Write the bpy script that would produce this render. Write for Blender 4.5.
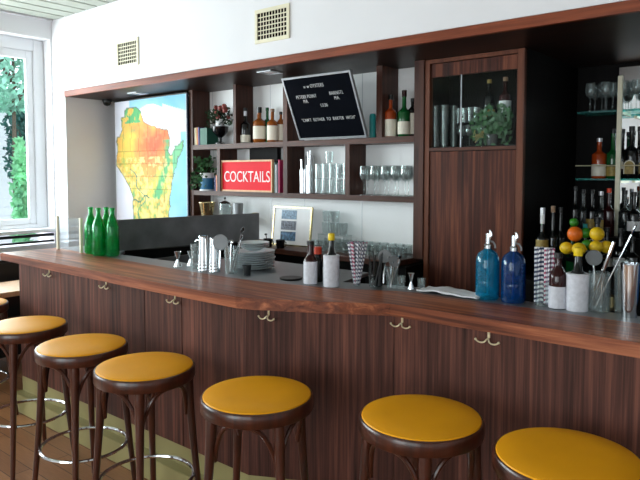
import bpy, bmesh, math, random
from mathutils import Vector, Matrix
random.seed(7)
D = bpy.data
for o in list(D.objects): D.objects.remove(o)
SC = bpy.context.scene
COL = SC.collection
PI = math.pi

# ------------------------------------------------------------------ camera
H = 1.596
cam = D.objects.new('camera', D.cameras.new('camera'))
COL.objects.link(cam)
cam.location = (0, 0, H)
cam.rotation_euler = (math.radians(90 - 3.465), 0, math.radians(39.6))
cam.data.sensor_width = 36
cam.data.lens = 627.5 / 640 * 36
cam.data.shift_y = -30 / 640
cam.data.clip_start = 0.05
cam.data.clip_end = 200
SC.camera = cam

# ------------------------------------------------------------------ world, lights, exposure
W = D.worlds.new('world'); SC.world = W; W.use_nodes = True
nt = W.node_tree
bg = nt.nodes['Background']
sky = nt.nodes.new('ShaderNodeTexSky')
sky.sky_type = 'HOSEK_WILKIE'
sky.turbidity = 6
sky.sun_direction = (-0.3, -0.5, 0.8)
mixw = nt.nodes.new('ShaderNodeMixRGB')
mixw.inputs[0].default_value = 0.75
mixw.inputs[2].default_value = (0.86, 0.93, 1.0, 1)
nt.links.new(sky.outputs[0], mixw.inputs[1])
nt.links.new(mixw.outputs[0], bg.inputs[0])
bg.inputs[1].default_value = 2.6

def area(name, loc, rot, sx, sy, power, col):
    l = D.lights.new(name, 'AREA'); l.shape = 'RECTANGLE'; l.size = sx; l.size_y = sy
    l.energy = power; l.color = col
    o = D.objects.new(name, l); COL.objects.link(o); o.location = loc; o.rotation_euler = rot
    return o
# daylight entering through the street windows (behind the viewer) and the side windows (left)
area('daylight_street', (-1.65, -4.55, 1.75), (PI/2, 0, 0), 2.7, 2.5, 110, (0.95, 0.97, 1.0))
area('daylight_street_right', (1.2, -4.55, 1.75), (PI/2, 0, 0), 2.5, 2.5, 40, (0.95, 0.97, 1.0))
area('daylight_side', (-6.75, 0.3, 1.85), (0, -PI/2, 0), 1.7, 5.4, 330, (0.92, 0.97, 1.0))
vs = SC.view_settings
vs.view_transform = 'Standard'; vs.look = 'None'; vs.gamma = 1; vs.use_curve_mapping = False
vs.exposure = 0.0

# ------------------------------------------------------------------ measuring helper (point where a sight line meets a real plane)
_P = math.radians(3.465); _Y = math.radians(39.6); _F = 627.5
_fw = Vector((-math.sin(_Y)*math.cos(_P), math.cos(_Y)*math.cos(_P), -math.sin(_P)))
_rt = Vector((math.cos(_Y), math.sin(_Y), 0)); _up = _rt.cross(_fw)
def S(u, v, x=None, y=None, z=None):
    d = _fw + _rt*((u-320)/_F) + _up*((210-v)/_F)
    t = x/d.x if x is not None else (y/d.y if y is not None else (z-H)/d.z)
    return Vector((0, 0, H)) + d*t

# ------------------------------------------------------------------ materials
def rgb(r, g, b):
    f = lambda c: (c/255/12.92 if c/255 <= .04045 else ((c/255+.055)/1.055)**2.4)
    return (f(r), f(g), f(b), 1)
def newmat(name):
    m = D.materials.new(name); m.use_nodes = True
    return m, m.node_tree, m.node_tree.nodes['Principled BSDF']
def plain(name, c, rough=.5, metal=0, noise=.06, nscale=12, spec=.5, coat=0, bump=0):
    m, t, p = newmat(name)
    N = t.nodes; L = t.links
    tc = N.new('ShaderNodeTexCoord'); n = N.new('ShaderNodeTexNoise'); n.inputs['Scale'].default_value = nscale
    n.inputs['Detail'].default_value = 4
    L.new(tc.outputs['Object'], n.inputs['Vector'])
    cr = N.new('ShaderNodeValToRGB')
    cr.color_ramp.elements[0].position = .3; cr.color_ramp.elements[1].position = .7
    k = 1 - noise
    cr.color_ramp.elements[0].color = (c[0]*k, c[1]*k, c[2]*k, 1)
    cr.color_ramp.elements[1].color = (min(1, c[0]*(1+noise)), min(1, c[1]*(1+noise)), min(1, c[2]*(1+noise)), 1)
    L.new(n.outputs['Fac'], cr.inputs[0]); L.new(cr.outputs[0], p.inputs['Base Color'])
    p.inputs['Roughness'].default_value = rough; p.inputs['Metallic'].default_value = metal
    p.inputs['Specular IOR Level'].default_value = spec; p.inputs['Coat Weight'].default_value = coat
    if bump:
        b = N.new('ShaderNodeBump'); b.inputs['Strength'].default_value = bump; b.inputs['Distance'].default_value = .01
        L.new(n.outputs['Fac'], b.inputs['Height']); L.new(b.outputs[0], p.inputs['Normal'])
    return m
def wood(name, dark, light, axis='z', rough=.4, across=38, along=1.6, big=2.2, coat=0.0, mid=None, spec=.5):
    """fine figured grain running along axis"""
    m, t, p = newmat(name); N = t.nodes; L = t.links
    tc = N.new('ShaderNodeTexCoord')
    def mp(a, b):
        q = N.new('ShaderNodeMapping')
        s = {'x': (b, a, a), 'y': (a, b, a), 'z': (a, a, b)}[axis]
        q.inputs['Scale'].default_value = s
        L.new(tc.outputs['Object'], q.inputs['Vector']); return q
    n1 = N.new('ShaderNodeTexNoise'); n1.inputs['Scale'].default_value = 1; n1.inputs['Detail'].default_value = 6
    n1.inputs['Roughness'].default_value = .65; n1.inputs['Distortion'].default_value = .6
    L.new(mp(across, along).outputs[0], n1.inputs['Vector'])
    n2 = N.new('ShaderNodeTexNoise'); n2.inputs['Scale'].default_value = 1; n2.inputs['Detail'].default_value = 3
    n2.inputs['Distortion'].default_value = 1.2
    L.new(mp(big*3, big*.25).outputs[0], n2.inputs['Vector'])
    mx = N.new('ShaderNodeMath'); mx.operation = 'MULTIPLY_ADD'; mx.inputs[1].default_value = .62
    sc = N.new('ShaderNodeMath'); sc.operation = 'MULTIPLY'; sc.inputs[1].default_value = .38
    L.new(n2.outputs['Fac'], sc.inputs[0]); L.new(n1.outputs['Fac'], mx.inputs[0]); L.new(sc.outputs[0], mx.inputs[2])
    cr = N.new('ShaderNodeValToRGB'); e = cr.color_ramp.elements
    e[0].position = .34; e[0].color = dark; e[1].position = .66; e[1].color = light
    if mid:
        q = e.new(.5); q.color = mid
    L.new(mx.outputs[0], cr.inputs[0]); L.new(cr.outputs[0], p.inputs['Base Color'])
    p.inputs['Roughness'].default_value = rough; p.inputs['Coat Weight'].default_value = coat
    p.inputs['Specular IOR Level'].default_value = spec
    b = N.new('ShaderNodeBump'); b.inputs['Strength'].default_value = .12; b.inputs['Distance'].default_value = .004
    L.new(n1.outputs['Fac'], b.inputs['Height']); L.new(b.outputs[0], p.inputs['Normal'])
    return m
def glass(name, tint, body=.12, edge=.55, dif=None, rough=.03, base=.03):
    """thin see-through glass: tinted transparency, reflective and denser towards grazing angles"""
    m, t, p = newmat(name); N = t.nodes; L = t.links
    N.remove(p); out = N['Material Output']
    tr = N.new('ShaderNodeBsdfTransparent'); tr.inputs[0].default_value = tint
    gl = N.new('ShaderNodeBsdfGlossy'); gl.inputs['Roughness'].default_value = rough
    gl.inputs[0].default_value = (.9, .95, .95, 1)
    df = N.new('ShaderNodeBsdfDiffuse'); df.inputs[0].default_value = dif or tint
    lw = N.new('ShaderNodeLayerWeight'); lw.inputs[0].default_value = .35
    m1 = N.new('ShaderNodeMixShader'); m1.inputs[0].default_value = body
    L.new(tr.outputs[0], m1.inputs[1]); L.new(df.outputs[0], m1.inputs[2])
    ml = N.new('ShaderNodeMath'); ml.operation = 'MULTIPLY_ADD'; ml.inputs[1].default_value = edge; ml.inputs[2].default_value = base
    L.new(lw.outputs['Facing'], ml.inputs[0])
    m2 = N.new('ShaderNodeMixShader'); L.new(ml.outputs[0], m2.inputs[0])
    L.new(m1.outputs[0], m2.inputs[1]); L.new(gl.outputs[0], m2.inputs[2]); L.new(m2.outputs[0], out.inputs[0])
    return m
def metal(name, c, rough=.18): return plain(name, c, rough, 1, .04, 30)
def striped(name, a, b, freq=60, rough=.5, axis=(1, 0, 1)):
    m, t, p = newmat(name); N = t.nodes; L = t.links
    tc = N.new('ShaderNodeTexCoord'); q = N.new('ShaderNodeMapping'); q.inputs['Scale'].default_value = axis
    w = N.new('ShaderNodeTexWave'); w.bands_direction = 'DIAGONAL'; w.inputs['Scale'].default_value = freq
    L.new(tc.outputs['Object'], q.inputs[0]); L.new(q.outputs[0], w.inputs[0])
    cr = N.new('ShaderNodeValToRGB'); cr.color_ramp.interpolation = 'CONSTANT'
    cr.color_ramp.elements[0].color = a; cr.color_ramp.elements[1].position = .5; cr.color_ramp.elements[1].color = b
    L.new(w.outputs['Fac'], cr.inputs[0]); L.new(cr.outputs[0], p.inputs['Base Color']); p.inputs['Roughness'].default_value = rough
    return m

M = {}
M['wall'] = plain('white_painted_plaster', rgb(236, 236, 240), .85, noise=.012, nscale=3)
M['tile'] = plain('white_wall_panel', rgb(242, 243, 244), .45, noise=.012, nscale=3)
M['winframe'] = plain('white_window_paint', rgb(232, 234, 238), .5, noise=.01)
M['ceil'] = plain('pale_ceiling_slat_paint', rgb(160, 164, 154), .6, noise=.05, nscale=5)
M['ceilgap'] = plain('dark_ceiling_void', rgb(34, 32, 30), .9)
M['facade'] = wood('walnut_veneer_vertical_grain', rgb(44, 25, 21), rgb(128, 80, 66), 'z', .5, 60, 1.1, 3.0, mid=rgb(84, 51, 43), spec=.2)
M['top'] = wood('oiled_walnut_worktop', rgb(66, 30, 18), rgb(198, 122, 82), 'x', .4, 34, 1.2, 3.2, mid=rgb(134, 72, 46), coat=.0, spec=.3)
M['shelf'] = wood('walnut_shelf_board', rgb(46, 24, 18), rgb(96, 56, 42), 'x', .42, 40, 2, 2, spec=.25)
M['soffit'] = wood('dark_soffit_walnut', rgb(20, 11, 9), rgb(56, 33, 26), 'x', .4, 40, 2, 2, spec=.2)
M['shelfz'] = wood('walnut_upright_board', rgb(44, 23, 18), rgb(90, 53, 41), 'z', .42, 40, 2, 2, spec=.25)
M['trimw'] = wood('reddish_walnut_edge', rgb(92, 40, 24), rgb(150, 78, 50), 'x', .4, 40, 2, 2, spec=.25)
M['door'] = wood('cabinet_door_walnut', rgb(30, 13, 10), rgb(132, 76, 54), 'z', .5, 30, .8, 3.6, mid=rgb(76, 38, 28), spec=.2)
M['framez'] = wood('cabinet_frame_walnut', rgb(82, 44, 30), rgb(126, 74, 52), 'z', .45, 40, 2, 2, spec=.25)
M['darkwood'] = wood('near_black_stained_wood', rgb(8, 7, 8), rgb(20, 17, 17), 'z', .6, 30, 2, 2, spec=.1)
M['floor'] = None
M['plinth'] = plain('olive_cream_paint', rgb(156, 146, 98), .5, noise=.06, nscale=6)
M['steel'] = metal('brushed_steel', rgb(150, 152, 155), .5)
M['dullsteel'] = plain('dull_mesh_steel', rgb(118, 120, 122), .5, .5)
M['darksteel'] = plain('dark_smoked_guard', rgb(122, 123, 126), .40, .45, .3, 5)
M['chrome'] = metal('polished_steel', rgb(215, 217, 220), .1)
M['brass'] = plain('pale_brass', rgb(232, 220, 186), .3, .4)
M['gold'] = metal('champagne_gold', rgb(205, 185, 140), .22)
M['yellow'] = plain('mustard_vinyl', rgb(246, 168, 22), .42, noise=.05, nscale=4, spec=.14, bump=.03)
M['stool'] = wood('dark_bentwood', rgb(44, 19, 12), rgb(88, 42, 26), 'z', .28, 40, 4, 3, coat=.15)
M['black'] = plain('black_plastic', rgb(18, 18, 20), .4)
M['blackgloss'] = plain('black_ceramic', rgb(14, 14, 18), .15)
M['hole'] = plain('duct_void', rgb(14, 13, 9), .9, spec=0)
M['cream'] = plain('cream_enamel', rgb(236, 230, 204), .45, noise=.02)
M['white'] = plain('white_paper', rgb(236, 236, 238), .7, noise=.02)
M['plate'] = plain('pale_glazed_ceramic', rgb(205, 213, 216), .4, noise=.02, spec=.3)
M['darkglass'] = plain('dark_bottle_glass', rgb(14, 16, 18), .08, 0, .1)
M['amber'] = plain('amber_spirit', rgb(140, 76, 26), .08)
M['orangeglass'] = plain('orange_spirit', rgb(160, 62, 22), .08)
M['greenglassd'] = plain('deep_green_bottle_glass', rgb(16, 84, 40), .07)
M['winered'] = plain('dark_red_spirit', rgb(48, 16, 18), .08)
M['label'] = plain('off_white_bottle_label', rgb(226, 220, 204), .6, noise=.04, nscale=40)
M['goldlabel'] = plain('antique_gold_label', rgb(150, 126, 60), .5, noise=.3, nscale=60)
M['foil'] = plain('silver_neck_foil', rgb(200, 200, 205), .3, .6)
M['kraft'] = plain('tan_capsule', rgb(150, 120, 96), .6)
M['clear'] = glass('clear_glassware', (.94, .97, .97, 1), .07, .36, (.75, .82, .82, 1))
M['pane'] = glass('window_glass', (.97, 1, .99, 1), .0, .03, base=.006)
M['screen'] = glass('clear_screen_glass', (.90, .93, .95, 1), .10, .25, (.7, .74, .78, 1))
M['edgeglass'] = glass('teal_shelf_glass', (.35, .85, .80, 1), .22, .4, (.10, .52, .48, 1))
M['green'] = glass('emerald_bottle_glass', (.16, .86, .40, 1), .22, .22, (.0, .42, .14, 1), .06)
M['blueA'] = glass('turquoise_siphon_glass', (.12, .58, .80, 1), .40, .22, (.0, .24, .42, 1), .05)
M['blueB'] = glass('cobalt_siphon_glass', (.05, .22, .62, 1), .42, .20, (.0, .06, .24, 1), .05)
M['smoke'] = glass('smoked_glass', (.30, .33, .33, 1), .25, .4, (.06, .07, .07, 1))
M['red'] = plain('poster_red', rgb(226, 8, 34), .55, noise=.05, nscale=3, spec=.2)
M['pink'] = plain('poster_lettering', rgb(250, 226, 226), .5)
M['palewood'] = wood('pale_beech', rgb(196, 150, 108), rgb(222, 180, 138), 'z', .5)
M['boardblack'] = plain('black_felt_board', rgb(7, 10, 18), .9, spec=.05)
M['alu'] = plain('aluminium_frame', rgb(190, 194, 200), .35, .5)
M['leaf'] = plain('ivy_leaf', rgb(32, 78, 34), .5, noise=.5, nscale=20)
M['leafd'] = plain('dark_ivy_leaf', rgb(24, 52, 26), .5, noise=.5, nscale=20)
M['rose'] = plain('dusty_red_petals', rgb(140, 60, 52), .6, noise=.4, nscale=30)
M['tree1'] = plain('street_tree_leaf', rgb(150, 208, 184), .6, noise=.5, nscale=5)
M['tree2'] = plain('dark_conifer_leaf', rgb(40, 92, 84), .6, noise=.5, nscale=5)
M['tree3'] = plain('fresh_hedge_leaf', rgb(140, 214, 160), .6, noise=.4, nscale=5)
M['bark'] = plain('tree_bark', rgb(96, 84, 70), .9, noise=.3)
M['siding'] = plain('white_house_siding', rgb(235, 238, 242), .7, noise=.02)
M['ground'] = plain('pale_street_paving', rgb(170, 170, 168), .9, noise=.08, nscale=1)
M['orange'] = plain('orange_peel', rgb(236, 112, 24), .45, noise=.06, nscale=60, bump=.1)
M['lemon'] = plain('lemon_peel', rgb(240, 196, 30), .45, noise=.06, nscale=60, bump=.1)
M['lime'] = plain('lime_peel', rgb(50, 128, 30), .45, noise=.12, nscale=50, bump=.1)
M['ycap'] = plain('yellow_cap', rgb(238, 204, 24), .4)
M['rcap'] = plain('orange_red_cap', rgb(226, 70, 38), .4)
M['wrap'] = plain('printed_white_wrapper', rgb(214, 214, 222), .6, noise=.12, nscale=50)
M['teal'] = plain('teal_enamel', rgb(40, 160, 160), .35)
M['towel'] = plain('white_cotton_towel', rgb(232, 232, 236), .9, noise=.04, nscale=60, bump=.2)
M['stripeblue'] = striped('navy_striped_paper', rgb(26, 44, 84), rgb(236, 236, 240), 34)
M['stripered'] = striped('berry_striped_paper', rgb(170, 60, 100), rgb(236, 232, 238), 34)
M['stripegrey'] = striped('grey_striped_paper', rgb(110, 108, 130), rgb(240, 240, 244), 34)
M['leather'] = plain('black_upholstery', rgb(20, 19, 20), .5)
M['cocoa'] = plain('terracotta', rgb(150, 90, 60), .7)

# herringbone-like brown plank floor
m, t, p = newmat('brown_oak_planks'); N = t.nodes; L = t.links
tc = N.new('ShaderNodeTexCoord')
br = N.new('ShaderNodeTexBrick'); br.inputs['Scale'].default_value = 1; br.inputs['Brick Width'].default_value = 1.1
br.inputs['Row Height'].default_value = .11; br.inputs['Mortar Size'].default_value = .002
br.inputs['Color1'].default_value = rgb(196, 138, 92); br.inputs['Color2'].default_value = rgb(164, 110, 72)
br.inputs['Mortar'].default_value = rgb(60, 38, 26)
n = N.new('ShaderNodeTexNoise'); q = N.new('ShaderNodeMapping'); q.inputs['Scale'].default_value = (2, 40, 2)
L.new(tc.outputs['Object'], q.inputs[0]); L.new(q.outputs[0], n.inputs[0]); L.new(tc.outputs['Object'], br.inputs[0])
mx = N.new('ShaderNodeMixRGB'); mx.blend_type = 'MULTIPLY'; mx.inputs[0].default_value = .5
L.new(br.outputs[0], mx.inputs[1]); L.new(n.outputs['Fac'], mx.inputs[2]); L.new(mx.outputs[0], p.inputs['Base Color'])
p.inputs['Roughness'].default_value = .4
M['floor'] = m

# ------------------------------------------------------------------ mesh building
class MB:
    def __init__(s): s.b = bmesh.new()
    def box(s, x0, x1, y0, y1, z0, z1, bev=0):
        r = bmesh.ops.create_cube(s.b, size=1)
        for v in r['verts']:
            v.co = Vector(((x0+x1)/2 + v.co.x*(x1-x0), (y0+y1)/2 + v.co.y*(y1-y0), (z0+z1)/2 + v.co.z*(z1-z0)))
        if bev:
            es = list({e for v in r['verts'] for e in v.link_edges})
            bmesh.ops.bevel(s.b, geom=es, offset=bev, segments=2, affect='EDGES')
        return s
    def prism(s, poly, z0, z1, bev=0):
        lo = [s.b.verts.new((x, y, z0)) for x, y in poly]; hi = [s.b.verts.new((x, y, z1)) for x, y in poly]
        n = len(poly); fs = [s.b.faces.new(lo[::-1]), s.b.faces.new(hi)]
        for i in range(n): fs.append(s.b.faces.new((lo[i], lo[(i+1) % n], hi[(i+1) % n], hi[i])))
        if bev:
            es = list({e for v in lo+hi for e in v.link_edges if abs(e.verts[0].co.z-e.verts[1].co.z) < 1e-6})
            bmesh.ops.bevel(s.b, geom=es, offset=bev, segments=2, affect='EDGES')
        return s
    def lathe(s, prof, c=(0, 0, 0), n=24, ang=2*PI):
        rings = []
        for r, z in prof:
            if r < 1e-5: rings.append([s.b.verts.new((c[0], c[1], c[2]+z))])
            else: rings.append([s.b.verts.new((c[0]+r*math.cos(2*PI*k/n), c[1]+r*math.sin(2*PI*k/n), c[2]+z)) for k in range(n)])
        for a, b in zip(rings, rings[1:]):
            for k in range(n):
                k2 = (k+1) % n
                if len(a) == 1 and len(b) == 1: continue
                if len(a) == 1: s.b.faces.new((a[0], b[k2], b[k]))
                elif len(b) == 1: s.b.faces.new((a[k], a[k2], b[0]))
                else: s.b.faces.new((a[k], a[k2], b[k2], b[k]))
        return s
    def tube(s, pts, r, n=8, closed=False, caps=True):
        P = [Vector(p) for p in pts]; m_ = len(P)
        rad = r if isinstance(r, (list, tuple)) else [r]*m_
        rings = []; ref = None
        for i in range(m_):
            if closed: d = P[(i+1) % m_] - P[i-1]
            else: d = P[min(i+1, m_-1)] - P[max(i-1, 0)]
            d.normalize()
            if ref is None:
                ref = Vector((0, 0, 1)) if abs(d.z) < .9 else Vector((1, 0, 0))
            a = d.cross(ref).normalized(); b = a.cross(d).normalized(); ref = b
            rings.append([s.b.verts.new(P[i] + (a*math.cos(2*PI*k/n) + b*math.sin(2*PI*k/n))*rad[i]) for k in range(n)])
        R = rings + ([rings[0]] if closed else [])
        for A, B in zip(R, R[1:]):
            for k in range(n): s.b.faces.new((A[k], A[(k+1) % n], B[(k+1) % n], B[k]))
        if not closed and caps: s.b.faces.new(rings[0][::-1]); s.b.faces.new(rings[-1])
        return s
    def ball(s, c, r, sx=1, sy=1, sz=1, u=14, v=10):
        q = bmesh.ops.create_uvsphere(s.b, u_segments=u, v_segments=v, radius=r)
        for w in q['verts']: w.co = Vector((c[0]+w.co.x*sx, c[1]+w.co.y*sy, c[2]+w.co.z*sz))
        return s
    def quad(s, pts):
        s.b.faces.new([s.b.verts.new(p) for p in pts]); return s
    def rot(s, mat):
        bmesh.ops.transform(s.b, matrix=mat, verts=s.b.verts); return s
    def out(s, name, mat, parent=None, smooth=False, loc=None, rot=None):
        bmesh.ops.recalc_face_normals(s.b, faces=s.b.faces)
        me = D.meshes.new(name); s.b.to_mesh(me); s.b.free()
        if smooth:
            for f in me.polygons: f.use_smooth = True
            try: me.set_sharp_from_angle(angle=math.radians(42))
            except Exception: pass
        me.materials.append(mat if not isinstance(mat, str) else M[mat])
        o = D.objects.new(name, me); COL.objects.link(o)
        if parent: o.parent = parent
        if loc is not None: o.location = loc
        if rot is not None: o.rotation_euler = rot
        return o
def tag(o, label, cat, group=None, kind=None):
    o['label'] = label; o['category'] = cat
    if group: o['group'] = group
    if kind: o['kind'] = kind
    return o
def thing(name, label, cat, loc=(0, 0, 0), rz=0, group=None):
    o = D.objects.new(name, None); COL.objects.link(o); o.empty_display_size = .05
    o.location = loc; o.rotation_euler = (0, 0, rz); return tag(o, label, cat, group)
def struct(o, label=None):
    o['kind'] = 'structure'
    if label: o['label'] = label
    return o
def kids(o): return [c for c in D.objects if c.parent == o]
def dup(o, loc, rz=None, label=None, scale=None, parent=None):
    c = o.copy(); COL.objects.link(c)
    if parent is None:
        c.location = loc
        if rz is not None: c.rotation_euler = (c.rotation_euler[0], c.rotation_euler[1], rz)
        if label: c['label'] = label
        if scale: c.scale = (scale,)*3
    else: c.parent = parent
    for k in kids(o): dup(k, None, parent=c)
    return c
def text(s, name, mat, size, M4, parent=None, depth=.001, align='CENTER', sx=1):
    cu = D.curves.new(name, 'FONT'); cu.body = s; cu.size = size; cu.extrude = depth
    cu.offset = -.0007 if s != 'COCKTAILS' else 0; cu.space_character = 1.12 if name == 'lettering' and s != 'COCKTAILS' else 1; cu.align_x = align; cu.align_y = 'CENTER'
    to = D.objects.new(name+'_tmp', cu); COL.objects.link(to)
    bpy.context.view_layer.update()
    me = D.meshes.new_from_object(to.evaluated_get(bpy.context.evaluated_depsgraph_get()))
    D.objects.remove(to)
    me.transform(M4 @ Matrix.Diagonal((sx, 1, 1, 1)))
    me.materials.clear(); me.materials.append(M[mat]); me.name = name
    o = D.objects.new(name, me); COL.objects.link(o)
    if parent: o.parent = parent
    return o

# ================================================================== ROOM
XL, XR, YF, YW, ZC = -6.235, 3.6, -4.3, 3.25, 3.12
YB = 3.93          # back of the shelving recess
ZS = 2.346         # underside of the wooden soffit
XN = -1.487        # left side of the mirrored niche
YN = 4.72          # back of the niche
struct(MB().box(-7.2, XR+.1, YF-.3, 5.0, -.12, 0).out('floor', 'floor'))
# ceiling: dark void board with pale slats
b = MB()
x = XL+.11
while x < XR:
    b.box(x, x+.178, YF, YW-.012, ZC, ZC+.02, .004); x += .2
struct(b.out('ceiling', 'ceil'))
struct(MB().box(XL-.3, XR+.1, YF-.3, YW+.2, ZC+.035, ZC+.1).out('ceiling_void', 'ceilgap'))
struct(MB().box(XL, XL+.045, YF, YW, ZC-.0, ZC+.03).out('trim_1', 'wall'))
# bulkhead wall above the recess, with the pier at its left
XR0 = -5.983
b = MB()
b.box(XL-.1, XR, YW, YW+.12, ZS+.0605, ZC+.03)
struct(b.out('wall_back', 'wall'))
struct(MB().box(XL-.1, XR0-.009, YW, YB+.1, 0, ZS+.06).out('wall_pier', 'wall'))
struct(MB().box(XR0, -2.172, YB, YB+.1, 0, ZS-.001).out('wall_recess', 'tile'))
b = MB()
for u in (157, 214, 271, 304.7, 362):     # thin joints between wall panels
    xx = S(u, 220, y=YB).x; b.box(xx-.002, xx+.002, YB-.0015, YB+.001, .9, ZS)
struct(b.out('trim_2', 'alu'))
# niche shell
b = MB(); b.box(XN-.05, XN, 3.76, YN+.1, 0, ZS-.001); struct(b.out('wall_niche_side', 'darkwood'))
b = MB(); b.box(XN, XR, YN, YN+.1, 0, ZS-.001); struct(b.out('wall_niche_back', 'darkwood'))
# soffit board with lighter lipping
b = MB(); b.box(XR0-.005, XR, YW+.02, YN+.1, ZS, ZS+.05)
soff = tag(b.out('soffit_board', 'soffit'), 'long dark walnut soffit board running over the whole back bar', 'soffit')
MB().box(XR0-.008, XR, YW-.012, YW+.02, ZS, ZS+.056, .002).out('lipping', 'trimw', soff)
# left wall with side windows
b = MB()
b.box(XL-.35, XL, YF, YW, 2.94, ZC+.03)
b.box(XL-.35, XL, YF, YW, 0, .86)
b.box(XL-.35, XL, 3.234, YW, .86, 2.94)
b.box(XL-.35, XL, YF, -3.4, .86, 2.94)
struct(b.out('wall_left', 'wall'))
wins = []
for i, (a, c) in enumerate([(-3.4, -1.2), (-1.2, 1.0), (1.0, 3.234)]):
    w = D.objects.new('window_%d' % (i+1), None); COL.objects.link(w); w['kind'] = 'structure'
    xo = XL-.14
    b = MB()
    b.box(xo-.08, xo, a, a+.11, .98, 2.94, .006); b.box(xo-.08, xo, c-.11, c, .98, 2.94, .006)
    b.box(xo-.08, xo, a+.11, c-.11, 2.82, 2.94, .006); b.box(xo-.08, xo, a+.11, c-.11, .98, 1.06, .006)
    b.out('window_frame', 'winframe', w)
    b = MB(); a2, c2 = a+.11, c-.11
    b.box(xo-.06, xo-.02, a2, a2+.07, 1.06, 2.82, .004); b.box(xo-.06, xo-.02, c2-.07, c2, 1.06, 2.82, .004)
    b.box(xo-.06, xo-.02, a2+.07, c2-.07, 2.74, 2.82, .004); b.box(xo-.06, xo-.02, a2+.07, c2-.07, 1.06, 1.12, .004)
    b.out('sash', 'winframe', w)
    MB().box(xo-.045, xo-.039, a2+.06, c2-.06, 1.11, 2.75).out('pane', 'pane', w)
    MB().box(XL-.16, XL+.06, a, c, .985, 1.02, .004).out('sill', 'winframe', w)
rl = tag(MB().box(XL+.005, XL+.05, -3.2, 3.2, .945, .972, .003).out('sill_rail', 'black'),
    'upper thin black rail running directly under the left window sill', 'rail')
tag(MB().box(XL+.005, XL+.05, -3.2, 3.2, .885, .905, .003).out('sill_rail', 'black'),
    'lower thin black rail under the left window sill', 'rail')
# street wall behind the viewer, right wall
b = MB()
b.box(XL-.1, XR, YF-.2, YF, 0, .35); b.box(XL-.1, XR, YF-.2, YF, 2.95, ZC+.1)
for a, c in ((XL-.1, -2.95), (-.35, -.1), (2.5, XR)): b.box(a, c, YF-.2, YF, .35, 2.95)
struct(b.out('wall_front', 'wall'))
for i, (a, c) in enumerate(((-2.95, -.35), (-.1, 2.5))):
    w = D.objects.new('window_%d' % (i+4), None); COL.objects.link(w); w['kind'] = 'structure'
    b = MB(); b.box(a, a+.07, YF-.14, YF-.07, .35, 2.95); b.box(c-.07, c, YF-.14, YF-.07, .35, 2.95)
    b.box(a+.07, c-.07, YF-.14, YF-.07, 2.88, 2.95); b.box(a+.07, c-.07, YF-.14, YF-.07, .35, .42); b.box((a+c)/2-.03, (a+c)/2+.03, YF-.14, YF-.07, .42, 2.88)
    b.out('window_frame', 'black', w)
    MB().box(a+.05, c-.05, YF-.108, YF-.102, .4, 2.9).out('pane', 'pane', w)
struct(MB().box(XR, XR+.1, YF, 5.0, 0, ZC+.1).out('wall_right', 'wall'))

# outside
struct(MB().box(-40, -6.6, -12, 24, -.35, -.2).out('ground', 'ground'))
def foliage(name, label, c, r, h, n, mat, ls, seed, trunk=True, group=None):
    rnd = random.Random(seed)
    t = thing(name, label, 'tree', (c[0], c[1], -.2), 0, group)
    b = MB()
    for _ in range(n):
        a = rnd.uniform(0, 2*PI); zz = rnd.uniform(0, 1); rr = r*math.sqrt(rnd.random())*(math.sin(PI*(.08+.9*zz))**.6)
        rr *= .75+.25*math.sin(3*a+zz*9)
        p = Vector((rr*math.cos(a), rr*math.sin(a), c[2]+zz*h))
        d = Vector((rnd.gauss(0, 1), rnd.gauss(0, 1), rnd.gauss(0, 1))).normalized()
        e = d.orthogonal().normalized()*ls*rnd.uniform(.5, 1); d = d*ls*rnd.uniform(.6, 1.3)
        b.quad([p-d, p-e*.6, p+d, p+e*.6])
    b.out('foliage', mat, t)
    if trunk:
        b = MB().tube([(0, 0, 0), (.05, 0, c[2]*.7), (0, .05, c[2]+h*.6)], [.05, .04, .02])
        for k in range(6):
            a = k*1.1; b.tube([(0, 0, c[2]+h*.1*k*.6), (r*.5*math.cos(a), r*.5*math.sin(a), c[2]+h*(.15+.1*k))], [.05, .02], 6)
        b.out('trunk', 'bark', t)
    return t
q_ = S(12, 108, x=-11.5)
foliage('street_tree', 'leafy light green tree seen at the top of the left window', (-11.5, q_.y, q_.z+.15), 1.3, 3.0, 2300, 'tree1', .085, 1)
q_ = S(22, 132, x=-13.6)
foliage('conifer_tree', 'dark green conifer behind the feathery shrub through the left window', (-13.6, q_.y, q_.z-.9), .45, 1.9, 1800, 'tree2', .07, 2)
hd = foliage('tall_grass_shrub', 'fresh green feathery shrub at the lower right of the left window', (-9.0, S(20, 150, x=-9.0).y, .1), .17, 2.15, 1000, 'tree3', .07, 3, False)
hd['category'] = 'shrub'
t = thing('neighbour_house', 'white boarded house across the street behind the left window', 'house', (-15, 5.5, -.2))
b = MB(); b.box(-.2, .2, -9, 3.2, 0, 3.4)
for k in range(17): b.box(.2, .225, -9, 3.2, k*.2, k*.2+.185)
b.out('siding', 'siding', t)
MB().prism([(-.6, -9.3), (.5, -9.3), (.5, 3.5), (-.6, 3.5)], 3.4, 3.55).out('roof_edge', 'alu', t)
for k in range(4):
    w = MB().box(.2, .26, -8+k*2.6, -7+k*2.6, 1.1, 2.5).out('window', 'winframe', t)
    MB().box(.255, .27, -7.9+k*2.6, -7.1+k*2.6, 1.2, 2.4).out('pane', 'smoke', w)

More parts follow.
